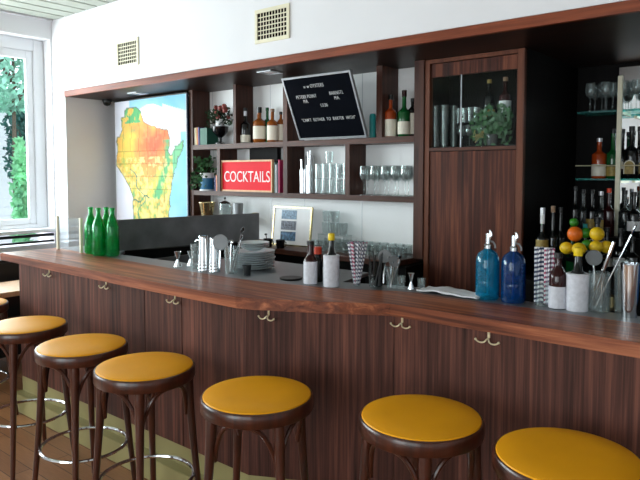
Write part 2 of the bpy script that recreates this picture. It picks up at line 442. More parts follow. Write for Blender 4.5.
# ================================================================== BAR
FY, FY2 = 1.927, 2.235
FX0, FX1, FX2, FX3 = -4.212, -2.02, -1.44, 1.6
def facade_y(x): return FY if x < FX1 else (FY2 if x > FX2 else FY+(FY2-FY)*(x-FX1)/(FX2-FX1))
bar = thing('bar_counter', 'dark walnut panelled bar front with vertical grain below the worktop', 'bar', (0, 0, 0))
xs = [FX0] + [S(u, 330, y=FY).x for u in (62, 145, 182)] + [FX1]
for i, (a, c) in enumerate(zip(xs, xs[1:])):
    MB().box(a+.0015, c-.0015, FY, FY+.02, .2226, .999, .0015).out('front_panel', 'facade', bar)
b = MB(); dx, dy = FX2-FX1, FY2-FY; ln = math.hypot(dx, dy); nx, ny = -dy/ln*.02, dx/ln*.02
b.prism([(FX1, FY), (FX2, FY2), (FX2+nx, FY2+ny), (FX1+nx, FY+ny)], .2226, .999).out('front_panel', 'facade', bar)
for a, c in ((FX2, .2), (.2, .9), (.9, FX3)):
    MB().box(a+.0015, c-.0015, FY2, FY2+.02, .2226, .999, .0015).out('front_panel', 'facade', bar)
MB().box(FX0, FX0+.02, FY+.02, 2.21, .0, .999).out('end_panel', 'facade', bar)
# carcass inside
b = MB(); b.prism([(FX0+.03, FY+.022), (FX1, FY+.022), (FX2, FY2+.022), (FX3, FY2+.022), (FX3, FY2+.06), (FX2-.02, FY2+.06), (FX1-.02, FY+.06), (FX0+.03, FY+.06)], .0, .99)
b.out('carcass', 'darkwood', bar)
# plinth with foot ledge
o_ = .012
pl = MB()
pl.prism([(FX0, FY+.004), (FX1, FY+.004), (FX2, FY2+.004), (FX3, FY2+.004), (FX3, FY2+.02), (FX2-.01, FY2+.02), (FX1-.01, FY+.02), (FX0, FY+.02)], .11, .2235)
pl.prism([(FX0-.01, FY-.055), (FX1+.01, FY-.055), (FX2+.01, FY2-.055), (FX3, FY2-.055), (FX3, FY2+.02), (FX2-.01, FY2+.02), (FX1-.01, FY+.02), (FX0-.01, FY+.02)], 0, .122, .003)
pl.out('plinth', 'plinth', bar)['label'] = 'olive cream painted plinth with a narrow foot ledge'
# coat hooks
def hook(px, py):
    b = MB()
    b.box(px-.005, px+.005, py-.006, py, .962, .990, .002)
    for s_ in (-1, 1):
        pts = [(px, py-.006, .962)]
        for k in range(9):
            a = PI*(.0+k/8*.85)
            pts.append((px+s_*(.006+.0215*(1-math.cos(a))), py-.016-.006*math.sin(a), .957-.013*math.sin(a)+.004*k/8))
        b.tube(pts, .0032, 6)
        b.ball(pts[-1], .005)
    b.out('coat_hook', 'brass', bar, True)
for u in (47, 103.5, 172): hook(S(u, 284, y=FY-.02).x, FY)
hook(-1.925, facade_y(-1.925)-.004)
for u in (400, 487): hook(S(u, 330, y=FY2-.02).x, FY2)
# worktop
wt = [(-4.365, 1.875), (-3.70, 1.872), (-2.75, 1.858), (-2.02, 1.86), (-1.93, 1.89), (-1.60, 2.06), (-1.42, 2.175), (-1.0, 2.178), (FX3, 2.178),
      (FX3, 2.456), (-1.45, 2.46), (-1.55, 2.43), (-1.80, 2.30), (-2.15, 2.205), (-2.45, 2.19), (-2.81, 2.185), (-3.69, 2.216), (-4.345, 2.275)]
tag(MB().prism(wt, .9995, 1.05, .004).out('bar_worktop', 'top'), 'thick reddish walnut worktop bending along the bar', 'worktop')
# steel service deck behind the worktop
dk = MB()
back = [(-4.335, 2.49), (-3.83, 2.49), (-3.70, 2.36), (-3.0, 2.39), (-3.0, 2.80), (-1.97, 2.80), (-1.90, 2.47), (-1.5, 2.60), (FX3, 2.62)]
fr = [(FX3, 2.458), (-1.45, 2.462), (-1.55, 2.432), (-1.80, 2.302), (-2.15, 2.207), (-2.45, 2.192), (-2.81, 2.187), (-3.69, 2.218), (-4.335, 2.277)]
dk.prism((back+fr), 1.028, 1.046, .002)
tag(dk.out('service_deck', 'steel'), 'grey steel service deck behind the wooden worktop', 'worktop')
b = MB(); b.box(-3.6, -3.0, 2.42, 2.9, .72, .74); b.box(-3.62, -3.6, 2.42, 2.9, .72, 1.0); b.box(-3.6, -3.0, 2.9, 2.92, .72, 1.0)
tag(b.out('sink_basin', 'darksteel'), 'dark steel sink basin behind the left of the bar', 'sink')
fa = thing('tap', 'small chrome tap over the dark sink behind the bar', 'tap', (-3.05, 2.55, 1.046))
MB().lathe([(0, 0), (.018, 0), (.018, .01), (.009, .015), (.009, .09), (.012, .1), (0, .102)], n=12).out('pillar', 'chrome', fa, True)
MB().tube([(0, 0, .09), (-.02, .0, .115), (-.07, 0, .12), (-.09, 0, .1), (-.09, 0, .085)], .007).out('spout', 'chrome', fa, True)
MB().box(-.008, .03, -.006, .006, .1, .11, .002).out('lever', 'chrome', fa)
# back of bar: under-counter units (dark)
tag(MB().box(-2.98, -1.98, 2.5, 2.78, .05, 1.026).box(-1.98, FX3, 2.47, 2.59, .05, 1.026).out('undercounter_unit', 'darkwood'), 'dark unit below the steel deck behind the bar', 'cabinet')
# glass screen at bar end and dark guard
gs = thing('glass_screen', 'clear glass screen between two cream posts at the left bar end', 'screen', (-4.26, 2.232, 1.05))
MB().box(0, .31, -.003, .003, .004, .228).out('glass_pane', 'screen', gs)
for k in (0, .31): MB().box(k-.009, k+.009, -.009, .009, 0, .235, .001).out('post', 'cream', gs)
gp = [(-4.06, 2.40), (-3.858, 2.45), (-3.75, 2.974), (-3.615, 3.595)]
b = MB()
for (x0, y0), (x1, y1) in zip(gp, gp[1:]):
    l_ = math.hypot(x1-x0, y1-y0); ox, oy = -(y1-y0)/l_*.012, (x1-x0)/l_*.012
    b.prism([(x0, y0), (x1, y1), (x1+ox, y1+oy), (x0+ox, y0+oy)], 1.047, 1.264)
tag(b.out('splash_guard', 'darksteel'), 'dark smoked metal splash guard behind the green bottles', 'guard')
b = MB(); b.prism([(-3.83, 2.495), (-3.70, 2.97), (-3.57, 3.435), (-4.2, 3.435), (-4.335, 2.495)], .02, 1.045)
tag(b.out('corner_unit', 'darkwood'), 'dark cabinet below the splash guard at the bar corner', 'cabinet')

# back counter
b = MB(); b.box(-3.34, -2.25, 3.50, YB-.002, .965, 1.002, .003)
bc = tag(b.out('back_counter', 'shelf'), 'walnut back counter top below the open shelves', 'counter')
b = MB(); b.box(-5.98, -3.345, 3.44, YB, .965, 1.002, .003)
tag(b.out('back_counter', 'shelf'), 'back counter top behind the dark splash guard under the map', 'counter')
tag(MB().box(-5.98, -2.2, 3.56, YB-.004, .0, .963).out('back_cabinet', 'darkwood'), 'dark low cabinet under the back counter', 'cabinet')
# raised ledge at left holding bucket
tag(MB().box(-4.594, -3.98, 3.64, YB-.003, 1.17, 1.195, .002).out('raised_ledge', 'shelf'), 'raised ledge carrying the gold bucket behind the splash guard', 'shelf')

# ================================================================== OPEN SHELVES
SY = 3.72
su = thing('shelf_unit', 'open walnut shelving with eight bays between map and cabinet', 'shelf', (0, 0, 0))
def up(x0, x1, z0, z1): MB().box(x0, x1, SY, YB-.002, z0, z1, .0015).out('upright', 'shelfz', su)
up(-4.640, -4.595, 1.0025, ZS); up(-4.050, -4.015, 1.843, ZS); up(-3.465, -3.418, 1.385, ZS); up(-2.559, -2.508, 1.843, ZS)
xa = S(217, 170, y=SY).x; up(xa, xa+.04, 1.426, 1.8)
up(-2.837, -2.794, 1.426, 1.8); up(-2.248, -2.172, 1.0025, ZS)
MB().box(-4.595, -3.465, SY, YB-.002, 1.80, 1.843, .0015).out('shelf_board', 'shelf', su)
MB().box(-3.418, -2.248, SY, YB-.002, 1.80, 1.843, .0015).out('shelf_board', 'shelf', su)
MB().box(-4.595, -2.248, SY+.001, YB-.002, 1.385, 1.426, .0015).out('shelf_board', 'shelf', su)
MB().box(-4.015, -3.68, YB-.05, YB-.003, 1.426, 1.80).out('back_board', 'darkwood', su)

# ================================================================== TALL CABINET
tc_ = thing('tall_cabinet', 'tall walnut cabinet with glazed top and plain door', 'cabinet', (0, 0, 0))
TX0, TX1 = -2.170, XN
b = MB(); b.box(TX0, TX0+.02, 3.75, YB+.12, 0, ZS-.01); b.box(TX1-.052, TX1-.051+.0, 3.75, YB+.12, 0, ZS-.01)
b.box(TX0+.02, TX1-.052, YB+.1, YB+.12, 0, ZS-.001); b.box(TX0+.02, TX1-.052, 3.775, YB+.1, 1.745, 1.765); b.box(TX0+.02, TX1-.052, 3.75, YB+.1, ZS-.03, ZS-.01)
b.out('carcass', 'darkwood', tc_)
def fr_(n, x0, x1, z0, z1, y0=3.73, y1=3.775, m_='framez'): MB().box(x0, x1, y0, y1, z0, z1, .002).out(n, m_, tc_)
fr_('stile', TX0, TX0+.036, 0, ZS-.004); fr_('stile', TX1-.045, TX1, 0, ZS-.004)
fr_('rail', TX0+.036, TX1-.045, ZS-.03, ZS-.004)
fr_('inner_rail', TX0+.04, TX1-.049, 2.225, ZS-.034, 3.742, 3.765, 'door')
MB().box(TX0+.036, TX1-.045, 3.73, 3.775, 1.735, 1.757, .001).out('middle_rail', 'shelf', tc_)
MB().box(TX0+.040, TX1-.049, 3.738, 3.770, .10, 1.731, .002).out('door', 'door', tc_)
gz = MB().box(TX0+.04, TX1-.049, 3.745, 3.749, 1.757, 2.225).out('glass_pane', 'pane', tc_)
gx = S(462, 90, y=3.75).x
MB().box(gx-.003, gx+.003, 3.738, 3.744, 1.757, 2.225).out('pane_edge', 'alu', tc_)

# ================================================================== STOOLS
def make_stool(loc, rz, label):
    t = thing('bar_stool', label, 'bar stool', loc, rz, 'bar stools along the bar')
    R = .213
    MB().lathe([(0, .745), (R-.012, .745), (R-.008, .754), (R-.011, .760), (R-.03, .765), (R*.6, .769), (R*.3, .770), (0, .771)], n=48).out('seat', 'yellow', t, True)
    MB().lathe([(0, .712), (R-.022, .712), (R-.020, .704), (R-.003, .704), (R+.001, .710), (R+.001, .749), (R-.003, .755), (R-.008, .756), (R-.012, .748), (0, .748)], n=48).out('seat_rim', 'stool', t, True)
    for k in range(4):
        a = PI/4+k*PI/2; ca, sa = math.cos(a), math.sin(a)
        def P(r, z): return (r*ca, r*sa, z)
        MB().tube([P(.183, .712), P(.184, .67), P(.186, .62), P(.192, .54), P(.205, .38), P(.222, .2), P(.242, 0)],
                  [.020, .0215, .0205, .018, .0155, .014, .012], 12).out('leg', 'stool', t, True)
    for k in range(4):
        a0 = PI/4+k*PI/2; pts = []
        for j in range(17):
            q = j/16; a = a0+q*PI/2; e = abs(2*q-1)
            z = .696-.16*e**3.2 ; r = .172+.0*e
            pts.append((r*math.cos(a)*1.0, r*math.sin(a), z))
        MB().tube(pts, .0088, 8).out('bentwood_brace', 'stool', t, True)
    MB().tube([(.2*math.cos(2*PI*k/48), .2*math.sin(2*PI*k/48), .262) for k in range(48)], .0085, 8, closed=True).out('foot_ring', 'chrome', t, True)
    for k in range(4):
        a = PI/4+k*PI/2
        MB().ball((.211*math.cos(a), .211*math.sin(a), .262), .011).out('ring_bolt', 'black', t, True)
    return t
SP = [((-3.424, 1.597), 0, 'mustard bar stool cut by the left edge of the photo'),
      ((-2.812, 1.581), 5, 'mustard bar stool, second nearly whole seat counted from the left'),
      ((-2.292, 1.579), 3, 'mustard bar stool standing in front of the narrow darker front panel'),
      ((-1.67, 1.645), 25, 'mustard bar stool standing where the bar begins to bend'),
      ((-1.081, 1.852), -10, 'mustard bar stool second from the right along the bar'),
      ((-.59, 1.861), -5, 'nearest mustard bar stool at the bottom right corner'),
      ]
st = None
for i, ((x, y), a, lab) in enumerate(SP):
    if st is None: st = make_stool((x, y, 0), math.radians(a), lab)
    else: dup(st, (x, y, 0), math.radians(a), lab)
p0 = S(-22, 304, z=.76); p0 = Vector((p0.x-.05, p0.y-.02, 0))
dup(st, (p0.x, p0.y, 0), .3, 'farthest bar stool beyond the bar end at the left edge')

# far table and bench at the left edge
tb = thing('side_table', 'long narrow table with cream top beyond the left bar end', 'table', (-4.66, 2.35, 0))
MB().box(-.22, .23, -.62, .62, .725, .76, .003).out('table_top', 'palewood', tb)
MB().box(-.2, .21, -.60, .60, .66, .724).out('apron', 'black', tb)
for sx_, sy_ in ((-.17, -.57), (.18, -.57), (-.17, .57), (.18, .57)): MB().tube([(sx_, sy_, .66), (sx_, sy_, 0)], .018).out('leg', 'black', tb)
bn = thing('bench', 'black upholstered bench standing behind the cream table at the left', 'bench', (-5.45, 2.3, 0))
MB().box(-.12, .40, -.8, .8, .12, .46, .02).out('seat', 'leather', bn)
MB().box(.28, .40, -.8, .8, .46, .90, .02).out('backrest', 'leather', bn)
for q in (-.7, .7): MB().box(-.08, .36, q-.03, q+.03, 0, .12).out('foot', 'black', bn)

# ================================================================== WALL FITTINGS
def vent(u0, v0, label):
    a = S(u0, v0, y=YW)
    t = thing('air_vent', label, 'vent', (a.x, YW, a.z), 0, 'square air vents in the white bulkhead')
    w, h = .335, .238; fw_ = .026
    b = MB(); b.box(0, w, -.012, 0, -fw_, 0, .002); b.box(0, w, -.012, 0, -h, -h+fw_, .002); b.box(0, fw_, -.012, 0, -h+fw_, -fw_, .002); b.box(w-fw_, w, -.012, 0, -h+fw_, -fw_, .002)
    b.out('frame', 'cream', t)
    MB().box(fw_, w-fw_, -.003, -.001, -h+fw_, -fw_).out('duct', 'hole', t)
    b = MB()
    for k in range(1, 10): xx = fw_+(w-2*fw_)*k/10; b.box(xx-.003, xx+.003, -.006, -.003, -h+fw_, -fw_)
    for k in range(1, 6): zz = -fw_-(h-2*fw_)*k/6; b.box(fw_, w-fw_, -.007, -.003, zz-.0035, zz+.0035)
    b.out('grille', 'cream', t)
vent(117, 42, 'smaller looking cream air vent, farther left on the white bulkhead')
vent(255.6, 11, 'larger looking cream air vent, nearer, high at the centre of the white bulkhead')
for (u, v), lab in (((138, 93), 'recessed square downlight in the soffit above the map'), ((270, 72), 'recessed square downlight in the soffit above the amber bottles')):
    p = S(u, v, z=ZS)
    t = thing('downlight', lab, 'light', (p.x, p.y, ZS))
    b = MB()
    for q in ((-.07, .07, -.07, -.055), (-.07, .07, .055, .07), (-.07, -.055, -.055, .055), (.055, .07, -.055, .055)): b.box(q[0], q[1], q[2], q[3], -.008, 0)
    b.out('trim_ring', 'alu', t)
    MB().lathe([(0, -.004), (.045, -.004), (.05, -.001), (.05, 0), (0, 0)], n=20).out('lens', 'white', t, True)
    l = D.lights.new('downlight_beam', 'SPOT'); l.energy = 9; l.spot_size = 2.5; l.spot_blend = .9; l.shadow_soft_size = .05; l.color = (1, .97, .93)
    lo = D.objects.new('downlight_beam', l); COL.objects.link(lo); lo.parent = t; lo.location = (0, 0, -.02)
t = thing('dome_camera', 'small black dome fixed at the top left corner of the recess', 'camera', (-5.895, 3.655, ZS))
MB().lathe([(0, 0), (.05, 0), (.05, -.02), (0, -.02)], n=20).out('base', 'black', t, True)
MB().lathe([(.042, -.02), (.04, -.04), (.028, -.058), (0, -.068)], n=20).out('dome', 'darkglass', t, True)

# ------------------------------------------------------------------ the map
def build_map():
    x0, x1, z0, z1 = -5.82, -4.655, 1.06, 2.315
    nx_, nz_ = 130, 140
    # outline of the coloured state in map coordinates (0..1 across, 0..1 down over the visible 1.13 m)
    out = [(.09, .15), (.19, .07), (.31, .06), (.395, .11), (.415, .19), (.55, .24), (.76, .28), (.80, .36), (.76, .46), (.80, .50), (.86, .42), (.95, .36), (.95, .42), (.88, .55), (.82, .64), (.79, .75), (.77, .88), (.76, 1.2), (.27, 1.2), (.25, .95), (.25, .85), (.19, .75), (.11, .66), (.02, .58), (.02, .42), (.04, .32), (.10, .24)]
    def inside(a, b):
        r = False; j = len(out)-1
        for i in range(len(out)):
            xi, yi = out[i]; xj, yj = out[j]
            if (yi > b) != (yj > b) and a < (xj-xi)*(b-yi)/(yj-yi)+xi: r = not r
            j = i
        return r
    rnd = random.Random(5)
    G = [[rnd.random() for _ in range(40)] for _ in range(40)]
    def nz(a, b):
        a, b = a % 39, b % 39; i, j = int(a), int(b); f, g = a-i, b-j
        f = f*f*(3-2*f); g = g*g*(3-2*g)
        return (G[i][j]*(1-f)+G[(i+1) % 40][j]*f)*(1-g)+(G[i][(j+1) % 40]*(1-f)+G[(i+1) % 40][(j+1) % 40]*f)*g
    def fb(a, b): return .55*nz(a, b)+.3*nz(a*2.1+3, b*2.1+7)+.15*nz(a*4.3+9, b*4.3+1)
    def mix(c, d, k): k = max(0, min(1, k)); return tuple(c[i]*(1-k)+d[i]*k for i in range(3))
    def col(a, b):      # a across, b down
        w = (fb(a*14, b*14)-.5)*.05
        aa, bb = a+w, b+w*.8
        if inside(aa, bb):
            n_ = fb(a*9+4, b*9+2); f_ = fb(a*30, b*30)
            c = mix((244, 206, 84), (240, 160, 76), n_*1.3-.2)
            red = 1.35-(((a-.57)/.26)**2+((b-.38)/.20)**2)**.5+(n_-.5)*.7
            c = mix(c, (232, 88, 56), min(1, max(0, red)))
            edge = max(0, 1-abs(a-(.76-.55*max(0, b-.55)))/.07)*(1 if .36 < b < .86 else 0)
            low = max(0, (b-.60))*1.3
            gr = edge*1.1+(f_-.52)*(2.6*low+1.2)+low*.35
            c = mix(c, (70, 168, 112), max(0, min(.9, gr)))
            if b > .5: c = mix(c, (240, 226, 150), max(0, min(.7, (.5-f_)*5)))
            if a > .82: c = mix(c, (80, 190, 150), .8)
            if b < .2 and fb(a*12+5, b*12) < .50-b*.6: c = mix(c, (60, 170, 110), .85)
            if abs(a-(.30+.10*math.sin(b*9)+.04*math.sin(b*31))) < .007 and b > .6: c = (40, 130, 110)
            if abs(b-(.90-.25*(a-.25)+.02*math.sin(a*40))) < .007 and a < .5: c = (50, 110, 90)
        else:
            lake = (b < .09+.04*math.sin(a*9) and .22 < a < .70) or (a > .66 and b < .05+.25*(a-.66)) or (a > .93-.3*max(0, b-.38) and b > .30) or (b > .52 and a > .7)
            if lake: c = mix((126, 196, 228), (176, 218, 240), fb(a*5, b*5))
            else: c = mix((232, 226, 236), (216, 222, 236), fb(a*6, b*6))
        if inside(aa, bb): c = mix(c, (225, 225, 215), .12)
        # county grid
        if inside(aa, bb) and ((a*8.3+.15*(int(b*9) % 2)) % 1 < .045 or (b*9) % 1 < .04): c = tuple(q*.80 for q in c)
        # outline stroke
        e = inside(aa+.006, bb) != inside(aa-.006, bb) or inside(aa, bb+.006) != inside(aa, bb-.006)
        if e: c = mix(c, (96, 110, 90), .7)
        return c
    b_ = bmesh.new(); vs_ = []
    lay = b_.loops.layers.float_color.new('ink')
    for j in range(nz_+1):
        vs_.append([b_.verts.new((x0+(x1-x0)*i/nx_, 3.700+.003*math.sin(i*.05), z1-(z1-z0)*j/nz_)) for i in range(nx_+1)])
    for j in range(nz_):
        for i in range(nx_):
            f = b_.faces.new((vs_[j][i], vs_[j+1][i], vs_[j+1][i+1], vs_[j][i+1]))
            for l in f.loops:
                pass
    cc = {}
    for j in range(nz_+1):
        for i in range(nx_+1):
            a = i/nx_; d = j/nz_*1.1
            c = (250, 250, 252) if (i < 1 or i > nx_-1) else col(a, d)
            cc[vs_[j][i]] = rgb(*c)
    for f in b_.faces:
        for l in f.loops: l[lay] = cc[l.vert]
    me = D.meshes.new('map_sheet'); b_.to_mesh(me); b_.free()
    m, t, p = newmat('printed_relief_map'); at = t.nodes.new('ShaderNodeVertexColor'); at.layer_name = 'ink'
    t.links.new(at.outputs[0], p.inputs['Base Color']); p.inputs['Roughness'].default_value = .6; p.inputs['Specular IOR Level'].default_value = .15
    me.materials.append(m)
    T = thing('wall_map', 'large pull-down relief map of a state in orange, yellow and green', 'map', (0, 0, 0))
    o = D.objects.new('map_sheet', me); COL.objects.link(o); o.parent = T
    sm = o.modifiers.new('thick', 'SOLIDIFY'); sm.thickness = .003; sm.offset = 1
    MB().tube([(x0-.015, 3.708, z1+.008), (x1+.005, 3.708, z1+.008)], .012, 10).out('roller', 'black', T, True)
    MB().box(x0, x1, 3.697, 3.707, z0-.02, z0).out('bottom_slat', 'black', T)
    MB().box(x1, x1+.012, 3.696, 3.716, z0-.02, z1+.004).out('edge_shadow_strip', plain('navy_edge_shadow', rgb(26, 30, 60), .5), T)  # dark navy strip painting in the shadow along the map's right edge
build_map()

# ------------------------------------------------------------------ letter board (tilted forward under the soffit)
Lb = thing('letter_board', 'tilted black felt letter board with white words and aluminium frame', 'board', (-3.262, 3.695, 1.846))
Lb.rotation_euler = (math.atan2(.205, .448), 0, 0)
bw, bh = .645, .495
MB().box(.008, bw-.008, 0, .012, .008, bh-.008).out('felt_panel', 'boardblack', Lb)
b = MB(); b.box(0, bw, -.006, .018, 0, .014, .001); b.box(0, bw, -.006, .018, bh-.014, bh, .001); b.box(0, .014, -.006, .018, .014, bh-.014, .001); b.box(bw-.014, bw, -.006, .018, .014, bh-.014, .001)
b.out('frame', 'alu', Lb)
def RT(x, y, z): return Matrix.Translation((x, y, z)) @ Matrix.Rotation(PI/2, 4, 'X')
for s_, x, z, sz in (("w w OYSTERS", .285, .413, .034), ("PETERS POINT", .19, .338, .033), ("MA.", .175, .303, .033), ("BARNSTL", .475, .345, .033),
                     ("MA.", .47, .308, .033), ("13/36", .335, .262, .033), ("\"CAN'T  BOTHER  TO  BARTER  WITH\"", .335, .155, .031)):
    text(s_, 'lettering', 'white', sz*1.15, RT(x, -.0015, z), Lb, .0016, sx=.74)

# ------------------------------------------------------------------ COCKTAILS sign
x0 = S(221, 170, y=3.74).x; x1 = S(272.5, 170, y=3.74).x
Cs = thing('framed_sign', 'red framed poster reading COCKTAILS standing on the lower shelf', 'sign', (x0, 3.74, 1.4265))
w_ = x1-x0; h_ = .272
MB().box(.01, w_-.01, .004, .016, .01, h_-.01).out('poster', 'red', Cs)
b = MB(); f_ = .015
b.box(0, w_, -.006, .02, 0, f_, .001); b.box(0, w_, -.006, .02, h_-f_, h_, .001); b.box(0, f_, -.006, .02, f_, h_-f_, .001); b.box(w_-f_, w_, -.006, .02, f_, h_-f_, .001)
b.out('wooden_frame', 'palewood', Cs)
text('COCKTAILS', 'lettering', 'pink', .132, RT(w_/2+.004, .0025, h_*.46), Cs, .0022, sx=.80)

# ------------------------------------------------------------------ framed picture sheet on the back counter
Fp = thing('picture_frame', 'white framed sheet with three small photos leaning on the back counter', 'picture', (S(271.5, 247, y=3.70).x, 3.70, 1.0025), 0)
Fp.rotation_euler = (-.12, 0, .10)
b = MB(); W2, H2 = .385, .315
MB().box(.006, W2-.006, .002, .012, .006, H2-.006).out('sheet', 'white', Fp)
b.box(0, W2, -.005, .016, 0, .01, .001); b.box(0, W2, -.005, .016, H2-.01, H2, .001); b.box(0, .01, -.005, .016, .01, H2-.01, .001); b.box(W2-.012, W2, -.005, .016, .01, H2-.01, .001)
b.out('frame', 'gold', Fp)
pm = [plain('blue_grey_photo', rgb(110, 136, 160), .4, noise=.7, nscale=60), plain('slate_photo', rgb(120, 124, 136), .4, noise=.8, nscale=70), plain('teal_red_photo', rgb(80, 110, 140), .4, noise=.8, nscale=40)]
for k in range(3): MB().box(.085, .235, -.0005, .0019, .215-k*.087, .287-k*.087).out('photo', pm[k], Fp)

ORD = ['first', 'second', 'third', 'fourth', 'fifth', 'sixth', 'seventh', 'eighth', 'ninth', 'tenth', 'eleventh', 'twelfth']
def nth(i, n): return 'leftmost' if i == 0 else ('rightmost' if i == n-1 else ORD[i]+' from left')
# ================================================================== SMALL THINGS: builders
def bottle(loc, h, r, label, glassm='darkglass', capm='black', lab=None, lz=(.12, .5), neck=.32, nr=.33, name='bottle', cat='bottle', group=None, shoulder=.12, rz=None, caph=.09, foil=None):
    """h total height, r body radius; neck = neck length fraction"""
    t = thing(name, label, cat, loc, rz if rz is not None else 0, group)
    zb = h*(1-neck-shoulder); zn = h*(1-neck); rn = r*nr
    prof = [(0, .002), (r*.9, 0), (r, .006), (r, zb)]
    for k in range(1, 7):
        q = k/6; prof.append((rn+(r-rn)*(.5+.5*math.cos(PI*q)), zb+(zn-zb)*q))
    prof += [(rn, h*(1-caph)), (rn*1.12, h*(1-caph)+.001), (rn*1.12, h-.004), (rn*.9, h-.002), (0, h-.002)]
    MB().lathe(prof, n=24).out('bottle_body', glassm, t, True)
    MB().lathe([(rn*1.08, h*(1-caph)), (rn*1.22, h*(1-caph)), (rn*1.22, h), (0, h)], n=16).out('cap', capm, t, True)
    if lab: MB().lathe([(r+.0004, zb*lz[0]), (r+.0012, zb*lz[0]), (r+.0012, zb*lz[1]), (r+.0004, zb*lz[1])], n=24).out('paper_label', lab, t, True)
    if foil: MB().lathe([(rn+.001, h*(1-caph-.14)), (rn+.0015, h*(1-caph-.14)), (rn+.0015, h*(1-caph)), (rn+.001, h*(1-caph))], n=16).out('neck_foil', foil, t, True)
    return t
def tumbler(loc, h, r, label, group=None, mat='clear', name='tumbler', taper=.85, cat='glass'):
    w = .0025
    o = MB().lathe([(0, 0), (r*taper, 0), (r, h), (r-w, h), (r*taper-w, .008), (0, .008)], n=20).out(name, mat, None, True, loc)
    return tag(o, label, cat, group)
def wineglass(loc, h, r, label, group, name='wine_glass'):
    t = thing(name, label, 'glass', loc, 0, group)
    s_ = h/.2
    MB().lathe([(0, 0), (r*.85, 0), (r*.85, .002), (.006, .007), (.0035, .012), (.0035, h*.46), (.008, h*.49)], n=20).out('stem_and_foot', 'clear', t, True)
    MB().lathe([(.0, h*.485), (.012, h*.49), (r*.8, h*.58), (r, h*.72), (r*.92, h*.88), (r*.8, h), (r*.8-.0015, h), (r*.92-.002, h*.88), (r-.002, h*.72), (r*.78, h*.59), (0, h*.5)], n=20).out('bowl', 'clear', t, True)
    return t
def lin(p, q, r, name, mat, label, cat, group=None, n=6):
    return tag(MB().tube([p, q], r, n).out(name, mat, None, True), label, cat, group)
def straws(c, z0, L_, n, rb, rt, mats, labs, group, seed):
    rnd = random.Random(seed); protos = {}
    for i in range(n):
        a = 2*PI*i/n*2.4; f = math.sqrt((i+.5)/n)
        p = Vector((c[0]+rb*f*math.cos(a), c[1]+rb*f*math.sin(a), z0))
        q = Vector((c[0]+rt*f*math.cos(a), c[1]+rt*f*math.sin(a)*.7, z0+L_*rnd.uniform(.93, 1)))
        k = i % len(mats)
        if k not in protos:
            o = MB().tube([(0, 0, 0), (0, 0, L_*.5), (0, 0, L_)], .0042, 8).out('paper_straw', mats[k], None, True)
            tag(o, labs[k], 'straw', group); protos[k] = o
        else:
            o = protos[k].copy(); COL.objects.link(o)
        o.location = p; o.rotation_mode = 'QUATERNION'; o.rotation_quaternion = (q-p).to_track_quat('Z', 'Y')
def spoon(p, q, label, group=None, bowl='end', r=.0028, name='bar_spoon', cat='spoon', mat='chrome', bw_=.014):
    """p bottom, q top; flat bowl at q"""
    p, q = Vector(p), Vector(q); d = (q-p); L_ = d.length
    b = MB(); b.tube([(0, 0, 0), (0, 0, L_*.5), (0, 0, L_*.86)], [r*.9, r, r*1.2], 6)
    b.ball((0, 0, L_*.93), 1, bw_, .004, L_*.075)
    o = b.out(name, mat, None, True); o.location = p; o.rotation_mode = 'QUATERNION'
    o.rotation_quaternion = d.to_track_quat('Z', 'Y')
    return tag(o, label, cat, group)
DZ = 1.0465   # top of steel deck

# ---- four green bottles
gbs = [((-3.858, 2.252), 'emerald green embossed bottle, leftmost of the four at the bar end'),
       ((-3.726, 2.230), 'emerald green embossed bottle, second from the left of the four'),
       ((-3.775, 2.318), 'emerald green bottle mostly hidden behind the second of the four'),
       ((-3.648, 2.282), 'emerald green bottle, rightmost of the four at the bar end')]
def green_bottle(loc, lab):
    t = thing('green_bottle', lab, 'bottle', loc, 0, 'green water bottles on the bar end')
    r = .041; h = .315
    prof = [(0, .004), (.034, 0), (r, .008), (r, .19), (r-.004, .205), (r-.014, .235), (.0165, .262), (.0135, .28), (.0135, .300), (.017, .301), (.017, .312), (.013, .315), (.011, .314), (.011, .28), (.014, .262), (.030, .225), (r-.003, .19), (r-.003, .01), (0, .008)]
    MB().lathe(prof, n=28).out('glass_body', 'green', t, True)
    b = MB()
    for j in range(13):
        for k in range(14):
            a = 2*PI*(k+.5*(j % 2))/14; b.ball((r*math.cos(a), r*math.sin(a), .02+j*.0135), .0042, u=6, v=4)
    b.out('embossed_studs', 'green', t, True)
    return t
g0 = None
for (x, y), lab in gbs:
    if g0 is None: g0 = green_bottle((x, y, 1.0475), lab)
    else: dup(g0, (x, y, 1.0475), None, lab)

# ---- left tool cluster on the steel deck
def jigger(loc, h, r, label):
    t = tag(MB().lathe([(0, .004), (r*.3, .004), (r, 0), (r, .002), (r*.28, h*.45), (r*.3, h*.52), (r*.85, h), (r*.8, h), (0, h*.6)], n=20).out('jigger', 'chrome', None, True, loc), label, 'jigger')
jigger((-2.908, 2.235, DZ), .088, .024, 'small polished steel jigger, left of the pair by the tap')
jigger((-2.885, 2.31, DZ), .085, .023, 'small polished steel jigger, right of the pair, beside the mixing glass')
tumbler((-2.785, 2.285, DZ), .14, .046, 'tall clear mixing glass beside the steel shaker tins', name='mixing_glass', taper=.95)
def shaker(loc, h, r, label, tilt=0, mat='chrome'):
    o = MB().lathe([(0, .006), (r*.74, .002), (r*.76, 0), (r, h-.004), (r*1.03, h-.003), (r*1.03, h), (r*.97, h), (r*.74, .012), (0, .012)], n=28).out('shaker_tin', mat, None, True, loc, (0, tilt, 0))
    return tag(o, label, 'shaker')
